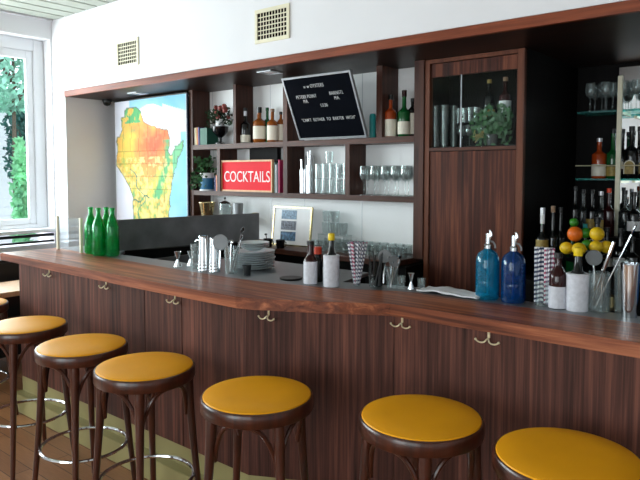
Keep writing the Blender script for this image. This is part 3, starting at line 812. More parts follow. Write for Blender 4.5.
def tin_inv(loc, h, r, label):   # upside-down stack of tins: wide at foot
    t = thing('shaker_stack', label, 'shaker', loc)
    MB().lathe([(r, 0), (r*1.03, .001), (r, .006), (r*.80, h-.012), (r*.78, h-.004), (r*.7, h), (0, h)], n=28).out('tin', 'chrome', t, True)
    for k in range(3): MB().lathe([(r*(1.0-.05*k)+.001, .012+k*.018), (r*(1.02-.05*k)+.002, .014+k*.018), (r*(1.0-.05*k)+.001, .017+k*.018)], n=28).out('rim', 'chrome', t, True)
tin_inv((-2.692, 2.245, DZ), .195, .033, 'tall upturned stack of steel shaker tins beside the mixing glass')
tin_inv((-2.612, 2.255, DZ), .188, .032, 'upturned steel shaker stack right of the tallest one, under the strainer')
tg = (-2.500, 2.275, DZ)
tumbler(tg, .145, .040, 'clear glass holding bar spoons behind the small dark cup', name='tool_glass')
for k, (a, b_, lab) in enumerate([((.0, 0, .012), (.085, .01, .255), 'long steel bar spoon leaning far right in the left tool glass'),
                                 ((.01, .012, .012), (.055, .03, .21), 'steel bar spoon leaning right behind the longest one'),
                                 ((-.005, 0, .012), (-.035, .0, .19), 'steel bar spoon leaning left in the left tool glass'),
                                 ((.0, -.01, .012), (-.01, .01, .18), 'upright steel bar spoon in the left tool glass')]):
    spoon([tg[i]+a[i] for i in range(3)], [tg[i]+b_[i] for i in range(3)], lab)
def strainer(loc, r, rot, label, handle=(.0, 0, -.12)):
    t = thing('strainer', label, 'strainer', loc); t.rotation_euler = rot
    MB().lathe([(0, 0), (r*.9, .0), (r, .002), (r, .004), (0, .003)], n=24).out('perforated_disc', 'dullsteel', t, True)
    MB().tube([(r*math.cos(2*PI*k/40), r*math.sin(2*PI*k/40), .004) for k in range(40)], .002, 6, True).out('spring_coil', 'dullsteel', t, True)
    MB().tube([(0, -r, .002), (0, -r-.05, .004), (0, -r-.10, 0)], [.004, .006, .005], 6).out('handle', 'chrome', t, True)
    return t
strainer((-2.545, 2.24, DZ+.168), .042, (PI/2*.92, 0, .5), 'round steel strainer standing upright over the left tool glass')
o = MB().lathe([(0, 0), (.019, 0), (.024, .056), (.022, .056), (.017, .004), (0, .004)], n=20).out('dark_cup', plain('pewter_cup', rgb(50, 54, 56), .3, .5), None, True, (-2.38, 2.275, DZ))
tag(o, 'small dark pewter cup in front of the plates', 'cup')
# ---- plates
pc = (-2.555, 2.50)
for k in range(8):
    o = MB().lathe([(0, .0), (.06, 0), (.07, .004), (.115, .014), (.118, .018), (.112, .017), (.068, .007), (0, .005)], n=36).out('plate', 'plate', None, True, (pc[0]+.003*math.sin(k*2), pc[1]+.003*math.cos(k*3), DZ+k*.0125))
    if k >= 1:
        lab = ORD[k]+' pale plate up from the bottom of the stack behind the bar' if k < 7 else 'topmost wide pale plate of the stack, under the small bowls'
    else: lab = 'lowest pale plate of the stack standing on the steel deck'
    tag(o, lab, 'plate', 'pale plates stacked on the steel deck')
for k in range(3):
    o = MB().lathe([(0, 0), (.035, 0), (.06, .012), (.09, .022), (.088, .024), (.055, .014), (0, .006)], n=32).out('bowl', 'plate', None, True, (pc[0]-.004, pc[1], DZ+.106+k*.011))
    tag(o, ['lowest shallow bowl on top of the plate stack', 'middle shallow bowl on top of the plate stack', 'topmost shallow bowl crowning the plate stack'][k], 'bowl', 'shallow bowls on the plates')
o = MB().lathe([(0, 0), (.055, 0), (.06, .006), (.058, .008), (0, .006)], n=28).out('bar_mat', 'black', None, True, (S(291, 279, z=DZ).x, S(291, 279, z=DZ).y, DZ)); tag(o, 'flat black round tray on the steel deck left of the bottles', 'tray')

# ---- centre cluster
bottle((S(310.5, 286, y=2.30).x, 2.30, DZ), .212, .033, 'dark bitters bottle with white label, short neck, left of the white wrapped one', 'winered', 'black', 'wrap', (.02, .98), neck=.30, shoulder=.16, name='bitters_bottle', nr=.46)
def wrapped(loc, h, r, label):
    t = thing('wrapped_bottle', label, 'bottle', loc)
    MB().lathe([(0, 0), (r, 0), (r+.001, h*.54), (r+.002, h*.585), (r*.86, h*.60), (r*.7, h*.57)], n=28).out('paper_wrapper', 'wrap', t, True)
    MB().lathe([(r*.8, h*.3), (r*.8, h*.56), (r*.38, h*.66), (r*.33, h*.88), (0, h*.88)], n=20).out('glass_neck', 'darkglass', t, True)
    MB().lathe([(0, h*.87), (r*.40, h*.87), (r*.43, h*.88), (r*.42, h*.99), (r*.36, h), (0, h)], n=20).out('yellow_cap', 'ycap', t, True)
    return t
wrapped((-1.845, 2.315, DZ), .256, .038, 'white paper wrapped bitters bottle with yellow cap at the centre of the bar')
bottle((S(318, 286, y=2.37).x, 2.37, DZ), .175, .024, 'small dark bottle with orange red cap between the label and wrapped bottles', 'darkglass', 'rcap', None, neck=.3, nr=.62, caph=.2, name='small_bottle')
# straw bunch in centre
sc_ = (-1.755, 2.395)
tumbler((sc_[0], sc_[1], DZ), .09, .020, 'narrow clear glass holding the centre bunch of paper straws', name='straw_glass', taper=.85)
straws(sc_, DZ+.01, .205, 26, .013, .058, ['stripegrey', 'stripeblue', 'stripegrey', 'stripered'],
       ['grey and white striped paper straw in the centre bunch', 'navy and white striped paper straw in the centre bunch', 'grey and white striped paper straw in the centre bunch', 'berry and white striped paper straw in the centre bunch'], 'paper straws in the centre glass', 3)
tumbler((-1.685, 2.455, DZ), .115, .036, 'smoky dark glass between the straws and the strainers', name='dark_tumbler', mat='smoke', taper=.9)
for k in range(7):
    lin((-1.685+.02*math.cos(k), 2.455+.02*math.sin(k), DZ+.012), (-1.685+.034*math.cos(k*1.3), 2.455+.03*math.sin(k*1.3), DZ+.15+.01*(k % 3)), .0034, 'black_straw', 'black', 'thin black straw standing in the smoky dark glass', 'straw', 'black straws in the smoky glass')
tt = (-1.605, 2.47, DZ)
tumbler(tt, .10, .032, 'clear glass full of strainers and tongs right of the black straws', name='tool_glass')
for k, (a, b_, lab) in enumerate([((-.005, 0, .012), (-.055, 0, .155), 'steel bar spoon leaning farthest left in the centre tool glass'),
                                 ((.0, .01, .012), (-.02, .01, .15), 'steel bar spoon near upright in the centre tool glass'),
                                 ((.005, 0, .012), (.045, 0, .16), 'steel bar spoon leaning right in the centre tool glass'),
                                 ((.0, -.01, .012), (.02, -.01, .13), 'short steel bar spoon in front in the centre tool glass')]):
    spoon([tt[i]+a[i] for i in range(3)], [tt[i]+b_[i] for i in range(3)], lab, r=.0045, bw_=.017)
strainer((-1.645, 2.47, DZ+.146), .03, (PI/2*.85, 0, .4), 'steel coil strainer leaning left on top of the centre tool glass')
strainer((-1.585, 2.46, DZ+.128), .026, (PI/2*.8, .2, .7), 'smaller coil strainer at the front of the centre tool glass')
bottle((-1.668, 2.405, DZ), .062, .013, 'tiny clear dasher bottle in front of the centre tool glass', 'clear', 'foil', None, name='dasher_bottle')
tumbler((-1.560, 2.475, DZ), .058, .024, 'small clear shot glass left of the small jigger', name='shot_glass')
jigger((-1.512, 2.49, DZ), .075, .019, 'small steel jigger right of the shot glass at the counter bend')
tumbler((-1.475, 2.52, DZ), .052, .020, 'small clear shot glass right of the small jigger', name='shot_glass')
# white towel
b = MB(); bmesh.ops.create_grid(b.b, x_segments=30, y_segments=10, size=1)
for v in b.b.verts:
    v.co = Vector((v.co.x*.15, v.co.y*.06, .012+.002*math.sin(v.co.x*9)+.002*math.sin(v.co.y*7+v.co.x*4)+.010*math.exp(-((v.co.x+.3)/.25)**2)))
o = b.out('bar_towel', 'towel', None, True, (-1.325, 2.535, DZ), (0, 0, -.02)); sm = o.modifiers.new('t', 'SOLIDIFY'); sm.thickness = .006; sm.offset = 1
tag(o, 'folded white bar towel left of the blue siphons', 'towel')
# ---- soda siphons
def siphon(loc, label, mat, h=.30, r=.050):
    t = thing('soda_siphon', label, 'siphon', loc, 0, 'blue glass soda siphons')
    MB().lathe([(0, .004), (r*.92, 0), (r, .01), (r, h*.26), (r*.985, h*.28), (r, h*.30), (r, h*.54), (r*.95, h*.60), (r*.80, h*.66), (r*.5, h*.70), (r*.28, h*.725), (r*.24, h*.75), (0, h*.75)], n=32).out('glass_body', mat, t, True)
    MB().lathe([(r*.28, h*.72), (r*.34, h*.73), (r*.34, h*.78), (r*.22, h*.80), (r*.20, h*.95), (0, h*.96)], n=20).out('metal_head', 'chrome', t, True)
    MB().tube([(.004, 0, h*.84), (.014, 0, h*.93), (.008, 0, h*1.0)], [.006, .007, .005]).out('lever', 'chrome', t, True)
    MB().tube([(.006, 0, h*.84), (.022, 0, h*.83), (.032, 0, h*.79), (.034, 0, h*.74)], .0045).out('spout', 'darksteel', t, True)
    MB().tube([(0, 0, .012), (0, 0, h*.8)], .004).out('dip_tube', 'foil', t)
    return t
siphon((-1.148, 2.515, DZ), 'turquoise blue glass soda siphon, left of the pair', 'blueA')
siphon((-1.036, 2.520, DZ), 'deep cobalt blue glass soda siphon, right of the pair', 'blueB', .297)
# ---- right cluster
sr = (-.912, 2.53)
tumbler((sr[0], sr[1], DZ), .10, .034, 'clear glass holding the right-hand bunch of paper straws', name='straw_glass', taper=.95)
straws((sr[0]-.020, sr[1]), DZ+.01, .230, 12, .016, .020, ['stripeblue'], ['navy checked paper straw in the left half of the right-hand bunch'], 'navy paper straws beside the siphons', 4)
straws((sr[0]+.020, sr[1]), DZ+.01, .230, 12, .016, .020, ['stripered', 'stripegrey'], ['red and white striped paper straw in the right-hand bunch', 'grey and white striped paper straw in the right-hand bunch'], 'pale paper straws beside the siphons', 5)
bottle((-.850, 2.515, DZ), .225, .034, 'dark bitters bottle with white label beside the right-hand straws', 'winered', 'black', 'wrap', (.02, .72), neck=.2, shoulder=.24, nr=.4, name='bitters_bottle')
wrapped((-.777, 2.525, DZ), .250, .042, 'white paper wrapped bitters bottle with yellow cap in front of the fruit')
tr_ = (-.705, 2.56, DZ)
tumbler(tr_, .155, .042, 'wide clear glass with white handled spoon right of the wrapped bottle', name='tool_glass', taper=.95)
strainer((-.740, 2.60, DZ+.205), .030, (PI/2*.9, 0, .45), 'dull round strainer standing in the right-hand tool glass')
pA, pB = Vector((-.735, 2.555, DZ+.014)), S(614.5, 243, y=2.56)
b = MB(); L_ = (pB-pA).length
b.tube([(0, 0, 0), (0, 0, L_*.6), (0, 0, L_*.64), (0, 0, L_)], [.005, .005, .008, .008], 8)
o = b.out('muddler', 'chrome', None, True, pA); o.rotation_mode = 'QUATERNION'; o.rotation_quaternion = (pB-pA).to_track_quat('Z', 'Y')
tag(o, 'thick bright steel muddler leaning right in the right-hand tool glass', 'muddler')
spoon((-.715, 2.545, DZ+.014), S(638, 223, y=2.55), 'long thin bar spoon leaning to the right edge of the photo', r=.003, bw_=.010)
spoon((-.70, 2.57, DZ+.014), S(603, 268, y=2.57), 'short bar spoon inside the right-hand tool glass', r=.004)
o = MB().lathe([(0, 0), (.02, 0), (.026, .055), (.024, .055), (0, .04)], n=20).out('jigger', 'gold', None, True, (-.675, 2.62, DZ+.0)); tag(o, 'small gold jigger behind the right-hand tool glass', 'jigger')
shaker((-.628, 2.59, DZ), .205, .036, 'clear Boston mixing glass left of the steel shaker at the right edge', 0, 'clear')
shaker((-.588, 2.53, DZ), .205, .036, 'polished steel shaker tin near the right edge of the photo')
tag(MB().box(-.42, -.20, 2.66, 2.80, DZ, DZ+.19, .01).out('storage_tub', plain('blue_tub', rgb(36, 80, 130), .4)), 'blue plastic tub at the right edge behind the shaker', 'tub')

# ================================================================== BACK COUNTER ITEMS
BZ = 1.0025
def cup(u, label):
    p = S(u, 245, y=3.56); t = thing('black_cup', label, 'cup', (p.x, 3.56, BZ), 0, 'black cups on the back counter')
    MB().lathe([(0, 0), (.03, 0), (.038, .065), (.035, .065), (.028, .005), (0, .005)], n=20).out('cup_body', 'blackgloss', t, True)
    MB().tube([(.036, 0, .055), (.058, 0, .05), (.058, 0, .02), (.033, 0, .015)], .004, 6).out('handle', 'blackgloss', t, True)
    return p
ca = cup(268, 'black cup left of the pair in front of the picture frame'); cb = cup(280.5, 'black cup right of the pair in front of the picture frame')
spoon((ca.x, 3.56, BZ+.01), (ca.x-.03, 3.565, BZ+.105), 'black handled spoon standing in the left black cup', mat='black', r=.003)
spoon((cb.x, 3.56, BZ+.01), (cb.x+.01, 3.565, BZ+.11), 'black handled spoon standing in the right black cup', mat='black', r=.003)
px_ = S(255, 225, y=3.72).x
o = MB().lathe([(0, 0), (.022, 0), (.022, .25), (0, .252)], n=20).out('pillar_candle', plain('ivory_wax', rgb(222, 200, 150), .5), None, True, (px_, 3.72, BZ)); tag(o, 'tall ivory pillar candle left of the picture frame', 'candle')
px_ = S(246, 225, y=3.70).x
o = MB().lathe([(0, 0), (.05, 0), (.05, .17), (.047, .17), (.046, .01), (0, .01)], n=24).out('glass_vase', 'smoke', None, True, (px_, 3.74, BZ)); tag(o, 'smoky cylinder vase left of the ivory candle', 'vase')
def bucket(loc, h, r, label, name='ice_bucket', mat='gold'):
    t = thing(name, label, 'bucket', loc)
    MB().lathe([(0, 0), (r*.68, 0), (r*.7, .01), (r*.95, h*.95), (r*1.05, h*.97), (r*1.05, h), (r*.9, h), (r*.66, .012), (0, .012)], n=28).out('bucket_body', mat, t, True)
    for s_ in (-1, 1): MB().tube([(s_*r*.93, 0, h*.85), (s_*(r+.02), 0, h*.82), (s_*(r+.018), 0, h*.7), (s_*r*.85, 0, h*.68)], .005, 6).out('handle', mat, t, True)
bucket((S(207, 210, y=3.76).x, 3.76, 1.196), .125, .078, 'champagne coloured tapered ice bucket above the splash guard')
# french press / coffee pot
pt = thing('coffee_press', 'steel and glass coffee press right of the ice bucket', 'press', (S(225, 210, y=3.78).x, 3.78, 1.196))
MB().lathe([(0, 0), (.05, 0), (.05, .12), (.047, .12), (.047, .01), (0, .01)], n=24).out('jar', 'clear', pt, True)
MB().lathe([(.051, .0), (.053, .0), (.053, .02), (.051, .02)], n=24).out('base_band', 'chrome', pt, True)
MB().lathe([(0, .145), (.02, .14), (.05, .125), (.054, .118), (0, .118)], n=24).out('lid', 'chrome', pt, True)
MB().tube([(0, 0, .14), (0, 0, .16)], .003).out('plunger_rod', 'chrome', pt); MB().ball((0, 0, .165), .01).out('plunger_knob', 'black', pt, True)
MB().tube([(.052, 0, .11), (.085, 0, .10), (.088, 0, .03), (.052, 0, .02)], .006).out('handle', 'chrome', pt, True)
o = MB().lathe([(0, 0), (.04, 0), (.046, .13), (.044, .13), (.038, .006), (0, .006)], n=24).out('steel_pitcher', 'steel', None, True, (S(238, 210, y=3.76).x, 3.76, 1.196)); tag(o, 'plain steel pitcher right of the coffee press', 'pitcher')
# glasses on the back counter: a row
rowx = [S(u, 250, y=3.68).x for u in range(316, 412, 8)]
for i, xx in enumerate(rowx):
    tumbler((xx, 3.66+.0*i, BZ), .075, .036, nth(i, len(rowx))+' low clear tumbler in the front row on the back counter', 'tumblers lined up on the back counter')
    if i > 0: tumbler((xx-.02, 3.76, BZ), .085, .036, nth(i-1, len(rowx)-1)+' low clear tumbler in the rear row on the back counter', 'rear tumblers on the back counter')
b = MB(); b.box(-3.17, -2.9, 3.80, 3.90, BZ+.10, BZ+.106); b.box(-3.165, -3.155, 3.80, 3.90, BZ, BZ+.10); b.box(-2.915, -2.905, 3.80, 3.90, BZ, BZ+.10)
tag(b.out('glass_riser', 'clear'), 'small clear riser behind the tumblers on the back counter', 'riser')
for i in range(3):
    tumbler((-3.12+i*.085, 3.85, BZ+.107), .09, .036, nth(i, 3)+' upturned clear tumbler on the small riser by the wall panels', 'tumblers on the clear riser')
for i in range(2): tumbler((-3.115+i*.085, 3.85, BZ+.198), .09, .036, ['left', 'right'][i]+' top clear tumbler stacked above the riser', 'upper tumblers on the clear riser')

# ================================================================== SHELF ITEMS
Z1, Z2 = 1.8435, 1.4265
def book(x, y, z, th, h, d, col, label, lean=0, group=None):
    t = thing('book', label, 'book', (x, y, z), 0, group); t.rotation_euler = (0, lean, 0)
    m_ = plain('book_cover', rgb(*col), .55)
    b = MB(); b.box(0, .002, 0, d, 0, h); b.box(th-.002, th, 0, d, 0, h); b.box(0, th, -.001, .002, 0, h, .0008)
    b.out('cover', m_, t)
    MB().box(.0021, th-.0021, .0022, d-.004, .003, h-.004).out('pages', 'white', t)
    return t
x = -4.590; y0 = 3.735
for th, h, c, lab in ((.016, .158, (226, 214, 200), 'thin cream book leftmost on the upper shelf'), (.013, .156, (232, 222, 170), 'thin pale yellow book second on the upper shelf'),
                     (.016, .158, (206, 120, 66), 'orange book left of the purple one on the upper shelf'), (.018, .160, (66, 54, 118), 'purple book beside the green one on the upper shelf')):
    book(x, y0, Z1, th, h, .13, c, lab, -.04, 'books on the upper left shelf'); x += th+.004
book(x+.003, y0, Z1, .095, .150, .13, (24, 92, 74), 'wide dark green book beside the urn on the upper shelf', 0, 'books on the upper left shelf')
# urn with flowers
u_ = thing('flower_urn', 'black footed urn with dried red flowers and a candle jar, upper left bay', 'plant', (S(218, 143, y=3.79).x+.02, 3.80, Z1))
MB().lathe([(0, 0), (.035, 0), (.035, .01), (.012, .02), (.011, .045), (.03, .06), (.052, .085), (.056, .12), (.052, .12), (.045, .09), (0, .07)], n=24).out('urn', 'blackgloss', u_, True)
MB().lathe([(0, .10), (.030, .10), (.030, .17), (0, .172)], n=20).out('white_candle_jar', 'white', u_, True); u_.scale = (1.33,)*3
rnd = random.Random(2); b = MB(); b2 = MB()
for k in range(150):
    a = rnd.uniform(0, 2*PI); rr = rnd.uniform(.02, .13); p = Vector((rr*math.cos(a), rr*math.sin(a)*.42-.01, .15+rnd.uniform(0, .11)-abs(rr)*.25))
    d = Vector((rnd.gauss(0, 1), rnd.gauss(0, 1), rnd.gauss(0, .6))).normalized()*.018; e = d.orthogonal().normalized()*.009
    b.quad([p-d, p-e, p+d, p+e])
for k in range(16):
    a = rnd.uniform(0, 2*PI); rr = rnd.uniform(.0, .11); b2.ball((rr*math.cos(a), rr*math.sin(a)*.45-.01, .19+rnd.uniform(-.03, .07)), rnd.uniform(.012, .021), u=7, v=5)
b.out('leaves', 'leafd', u_); b2.out('flowers', 'rose', u_)
b = MB()
for k in range(9): b.tube([(0, 0, .1), (.1*math.cos(k*.7), .04*math.sin(k*.7), .2)], .002, 5)
b.out('stems', 'leafd', u_)
bottle((S(245.5, 141, y=3.80).x, 3.80, Z1), .305, .042, 'black bottle with two pale labels at the left of the amber bottles', 'darkglass', 'black', 'label', (.05, .45), neck=.36, foil='foil')
bottle((S(259.5, 141, y=3.80).x, 3.80, Z1),   .300, .053, 'amber whisky bottle with cream label beside the black bottle', 'amber', 'darkglass', 'label', (.18, .8), neck=.30, caph=.16)
bottle((S(267, 141, y=3.86).x, 3.865, Z1), .300, .036, 'green bottle behind the amber whisky bottles', 'greenglassd', 'greenglassd', None, neck=.3)
bottle((S(272.5, 141, y=3.79).x, 3.79, Z1), .275, .044, 'orange whisky bottle with white printed label and cork', 'amber', 'kraft', 'label', (.1, .85), neck=.30)
bottle((S(281, 141, y=3.86).x-.01, 3.87, Z1), .255, .034, 'amber bottle with pale label tucked against the upright', 'amber', 'black', 'label', (.1, .9), neck=.2, shoulder=.15)
# lower left bay
pp = thing('potted_ivy', 'trailing green ivy spilling over the lower left shelf', 'plant', (-4.53, 3.81, Z2))
MB().lathe([(0, 0), (.03, 0), (.04, .07), (.036, .07), (0, .06)], n=20).out('pot', 'darkglass', pp, True)
rnd = random.Random(9); b = MB()
for k in range(230):
    q = rnd.random(); a = rnd.uniform(0, 2*PI)
    p = Vector((rnd.gauss(.02, .07), rnd.gauss(-.03, .035), .05+rnd.uniform(0, .26)))
    if k % 4 == 0: p = Vector((rnd.gauss(.0, .05), -.11+rnd.gauss(0, .01), rnd.uniform(.02, .16)))
    p.x = max(-.06, min(.20, p.x)); p.y = min(.1, p.y)
    d = Vector((rnd.gauss(0, 1), rnd.gauss(0, .6), rnd.gauss(0, 1))).normalized()*.021; e = d.orthogonal().normalized()*.014
    b.quad([p-d, p-e, p+d, p+e])
b.out('leaves', 'leaf', pp)
xb = S(203, 185, y=3.73).x
t = thing('tin_canister', 'white and blue canister in front of the ivy on the lower left shelf', 'canister', (xb+.015, 3.765, Z2))
MB().lathe([(0, 0), (.058, 0), (.062, .012), (.062, .115), (0, .115)], n=28).out('blue_body', plain('mid_blue_tin', rgb(40, 110, 150), .4), t, True)
MB().lathe([(.0625, .115), (.064, .115), (.064, .16), (0, .162)], n=28).out('white_lid', 'white', t, True)
MB().lathe([(.063, .0), (.068, .0), (.068, .012), (.063, .012)], n=28).out('base_ring', 'white', t, True)
for k, (th, h, c, lab) in enumerate(((.013, .13, (40, 60, 120), 'slim navy book right of the blue canister'), (.016, .145, (196, 120, 90), 'salmon coloured book right of the slim navy one'), (.014, .14, (170, 110, 90), 'brown book against the lower left divider'))):
    book(xa-.052+k*.0175, 3.735, Z2, th, h, .12, c, lab, 0, 'books by the blue canister')
xq = S(274.5, 180, y=3.735).x
for k, (th, c, lab) in enumerate(((.012, (30, 70, 60), 'dark green book right of the COCKTAILS sign'), (.010, (220, 220, 225), 'thin white book right of the COCKTAILS sign'), (.013, (40, 40, 60), 'dark book between the white and magenta ones'), (.016, (160, 30, 80), 'magenta book against the thick upright'))):
    book(xq+k*.0155-.004, 3.735, Z2, th, [.25, .23, .24, .27][k], .13, c, lab, 0, 'books right of the red sign')
# upper right bays
o = MB().lathe([(0, 0), (.024, 0), (.024, .16), (.018, .175), (0, .178)], n=20).out('teal_bottle', 'teal', None, True, (S(374, 137, y=3.79).x-.012, 3.79, Z1)); tag(o, 'slim teal canister right of the letter board', 'canister')
bottle((S(390.5, 135, y=3.79).x, 3.79, Z1), .30, .042, 'orange spirit bottle with white label, left of the green necked bottle', 'orangeglass', 'darkglass', 'label', (.03, .72), neck=.30, caph=.12)
bottle((S(404, 135, y=3.80).x, 3.80, Z1), .325, .044, 'dark wine bottle with green neck and cream label, upper right bay', 'greenglassd', 'winered', 'label', (.1, .62), neck=.36, caph=.14)
bottle((S(414, 135, y=3.86).x-.008, 3.85, Z1), .27, .034, 'dark bottle with white label half hidden by the right upright', 'darkglass', 'black', 'label', (.1, .9), neck=.2)
# lower bay 3: stirring tools and stacked tumblers
jx = S(303, 190, y=3.80).x
o = MB().lathe([(0, 0), (.028, 0), (.030, .19), (.028, .19), (.026, .006), (0, .006)], n=20).out('steel_vase', 'chrome', None, True, (jx, 3.80, Z2)); tag(o, 'narrow polished steel beaker, left of two on the lower shelf', 'beaker')
o = MB().lathe([(0, 0), (.028, 0), (.030, .22), (.028, .22), (.026, .006), (0, .006)], n=20).out('steel_vase', 'chrome', None, True, (jx+.068, 3.80, Z2)); tag(o, 'taller polished steel beaker, right of two on the lower shelf', 'beaker')
for k, (a, b_) in enumerate(((0, -.02), (.01, .025), (.068, .05), (.068, .09), (.07, .075))):
    lin((jx+a, 3.80, Z2+.01), (jx+b_, 3.80+.01*(k % 2), Z2+[.27, .30, .33, .30, .34][k]), .009, 'long_tongs', 'darksteel' if k % 2 else 'chrome', 'long steel tongs standing in the polished beakers', 'tongs', 'tongs in the steel beakers')
for i in range(5):
    for j, (z, nm) in enumerate(((0, 'bottom'), (.118, 'middle'))):
        tumbler((-3.155+i*.068, 3.80, Z2+z), .115, .032, '%s %s clear highball glass of the stacks beside the steel beakers' % (nth(i, 5), nm), 'stacked highball glasses on the lower shelf, %s row' % nm, name='highball_glass')
tumbler((-3.05, 3.80, Z2+.236), .09, .034, 'single short tumbler topping the highball stacks', name='tumbler')
for i, u in enumerate((363.5, 374, 384.4, 394.5, 404.7)):
    for j, yy in enumerate((3.77, 3.86)):
        xx = S(u, 190, y=3.77).x-(.0 if j == 0 else .03)
        wineglass((xx+.005, yy, Z2), .215, .036, nth(i, 5)+' stemmed wine glass in the %s row of the lower right bay' % ('front' if j == 0 else 'rear'), 'wine glasses in the lower right bay, %s row' % ('front' if j == 0 else 'rear'))

# ================================================================== CABINET CONTENTS
CZ = 1.7655
for i in range(4):
    xx = S(437.5+i*4.5, 140, y=3.85).x
    tumbler((xx-.0, 3.82+.07*(i % 2), CZ), .28, .027, nth(i, 4)+' tall glass cylinder at the left of the glazed cabinet', 'tall frosted cylinders in the cabinet', mat='frost' if 'frost' in M else 'clear', name='tall_glass', taper=.9)
for i in range(4):
    xx = S(462+i*7.5, 140, y=3.85).x
    wineglass((xx, 3.85, CZ), .14, .032, nth(i, 4)+' small stemmed glass on the cabinet floor behind the pane', 'small glasses on the cabinet floor')
MB().box(-1.95, -1.545, 3.80, 4.02, CZ+.150, CZ+.157).out('inner_shelf', 'pane', tc_)
for i in range(4):
    xx = S(459+i*6, 115, y=3.88).x
    tumbler((xx, 3.88, CZ+.158), .10, .026, nth(i, 4)+' clear tumbler on the inner glass shelf of the cabinet', 'tumblers on the cabinet glass shelf')
bottle((S(489, 110, y=3.93).x, 3.93, CZ+.158), .28, .036, 'black wine bottle with gold neck, left of two in the glazed cabinet', 'darkglass', 'goldlabel', 'goldlabel', (.2, .5), neck=.3)
bottle((S(505, 110, y=3.93).x, 3.93, CZ+.158), .285, .038, 'dark red wine bottle with white label, right of two in the cabinet', 'winered', 'kraft', 'white', (.25, .8), neck=.3)
pv = thing('trailing_ivy', 'dark green ivy hanging inside the right of the glazed cabinet', 'plant', (S(495, 140, y=3.84).x, 3.82, CZ))
MB().lathe([(0, 0), (.04, 0), (.05, .07), (.046, .07), (0, .06)], n=20).out('pot', 'black', pv, True)
rnd = random.Random(19); b = MB()
for k in range(260):
    p = Vector((rnd.gauss(.01, .065), rnd.gauss(-.01, .018), .08+rnd.gauss(.05, .06)))
    p.x = max(-.16, min(.105, p.x)); p.z = max(.0, min(.25, p.z)); p.y = max(-.05, min(.05, p.y))
    d = Vector((rnd.gauss(0, 1), rnd.gauss(0, .4), rnd.gauss(0, 1))).normalized()*.022; e = d.cross(Vector((0, 1, 0))).normalized()*.014
    b.quad([p-d, p-e, p+d, p+e])
b.out('leaves', 'leaf', pv)
b = MB()
for k in range(5): b.tube([(0, 0, .05), (-.05-.02*k, -.03, .10-.01*k), (-.11, -.04, .02+.02*k)], .003, 5)
b.out('vine_stems', 'goldlabel', pv, True)

# ================================================================== NICHE
nb = tag(MB().box(XN+.002, FX3, 3.62, YN, .93, .96, .003).out('niche_counter', 'darkwood'), 'dark counter top at the foot of the mirrored niche', 'counter')
tag(MB().box(XN+.002, FX3, 3.68, YN-.012, 0, .929).out('niche_cabinet', 'darkwood'), 'dark cabinet below the mirrored niche counter', 'cabinet')
xm = S(617, 150, y=YN-.02).x
mi = thing('niche_mirror', 'large mirror at the back of the niche starting at the cream post', 'mirror', (0, 0, 0))
MB().box(xm, FX3, YN-.02, YN-.001, 1.0, ZS-.03).out('mirror_glass', metal('mirror_silver', (.86, .9, .92, 1), .01), mi)
# glass shelves with standards
def gshelf(z, label, x0=-1.385):
    t = thing('glass_shelf', label, 'shelf', (0, 0, z), 0, 'teal edged glass shelves in the niche')
    MB().box(x0, FX3, 4.40, 4.62, -.012, 0).out('glass_plate', 'edgeglass', t)
zs1 = 2.0; zs2 = 1.553
gshelf(zs1, 'upper teal edged glass shelf carrying stemware in the niche'); gshelf(zs2, 'lower teal edged glass shelf carrying liquor bottles in the niche')
MB_p = S(618.5, 150, y=4.37)
pst = thing('shelf_standard', 'cream upright post holding the glass shelves in the niche', 'post', (MB_p.x, 4.375, .96))
MB().box(-.014, .014, -.012, .012, 0, S(618.5, 76, y=4.375).z-.96, .002).out('post_bar', 'cream', pst)
for z in (zs1, zs2): MB().box(-.010, .010, .012, .245, z-.96-.03, z-.96-.013, .001).out('bracket', 'brass', pst)
tag(MB().tube([(-1.385, 4.39, zs2+.085), (FX3, 4.39, zs2+.085)], .004, 6).out('guard_rail', 'brass'), 'thin brass guard rail in front of the liquor bottles', 'rail')
for i, u in enumerate((591, 600, 606, 611, 624, 630, 637)):
    wineglass((S(u, 105, y=4.46).x, 4.44+.06*(i % 2), zs1+.0005), .19, .034, nth(i, 7)+' stemmed glass in the front of the upper glass shelf', 'stemware on the upper glass shelf')
for i in range(6): wineglass((-1.32+i*.075, 4.57, zs1+.0005), .19, .034, nth(i, 6)+' stemmed glass at the rear of the upper glass shelf', 'rear stemware on the upper glass shelf')
def nbt(u, y, z, h, r, label, *a, **k): return bottle((S(u, 200, y=y).x, y, z), h, r, label, *a, **k)
zz = zs2+.0005
nbt(598, 4.48, zz, .27, .046, 'orange liqueur bottle with pale label on the lower glass shelf', 'orangeglass', 'foil', 'label', (.1, .6), neck=.3)
nbt(611.5, 4.50, zz, .33, .040, 'dark green tall bottle left of the cream post', 'greenglassd', 'black', 'goldlabel', (.1, .5), neck=.4)
bb = nbt(630, 4.47, zz, .34, .046, 'black liquor bottle with arched cream label right of the post', 'darkglass', 'black', None, neck=.36)
for k, (rr, mm) in enumerate(((.034, 'label'), (.028, 'goldlabel'))):
    b = MB(); n_ = 16
    pts = [(-rr, .03), (rr, .03)]+[(rr*math.cos(PI*q/n_), .085+rr*math.sin(PI*q/n_)) for q in range(n_+1)]
    vv = [b.b.verts.new((x_, -.047-.001*k, z_)) for x_, z_ in pts]; f = b.b.faces.new(vv)
    r_ = bmesh.ops.extrude_face_region(b.b, geom=[f]); bmesh.ops.translate(b.b, vec=(0, .002, 0), verts=[v for v in r_['geom'] if isinstance(v, bmesh.types.BMVert)])
    b.out('arched_label', mm, bb)
nbt(621, 4.56, zz, .33, .036, 'black bottle behind the cream post on the lower glass shelf', 'darkglass', 'black', 'label', (.4, .7), neck=.4)
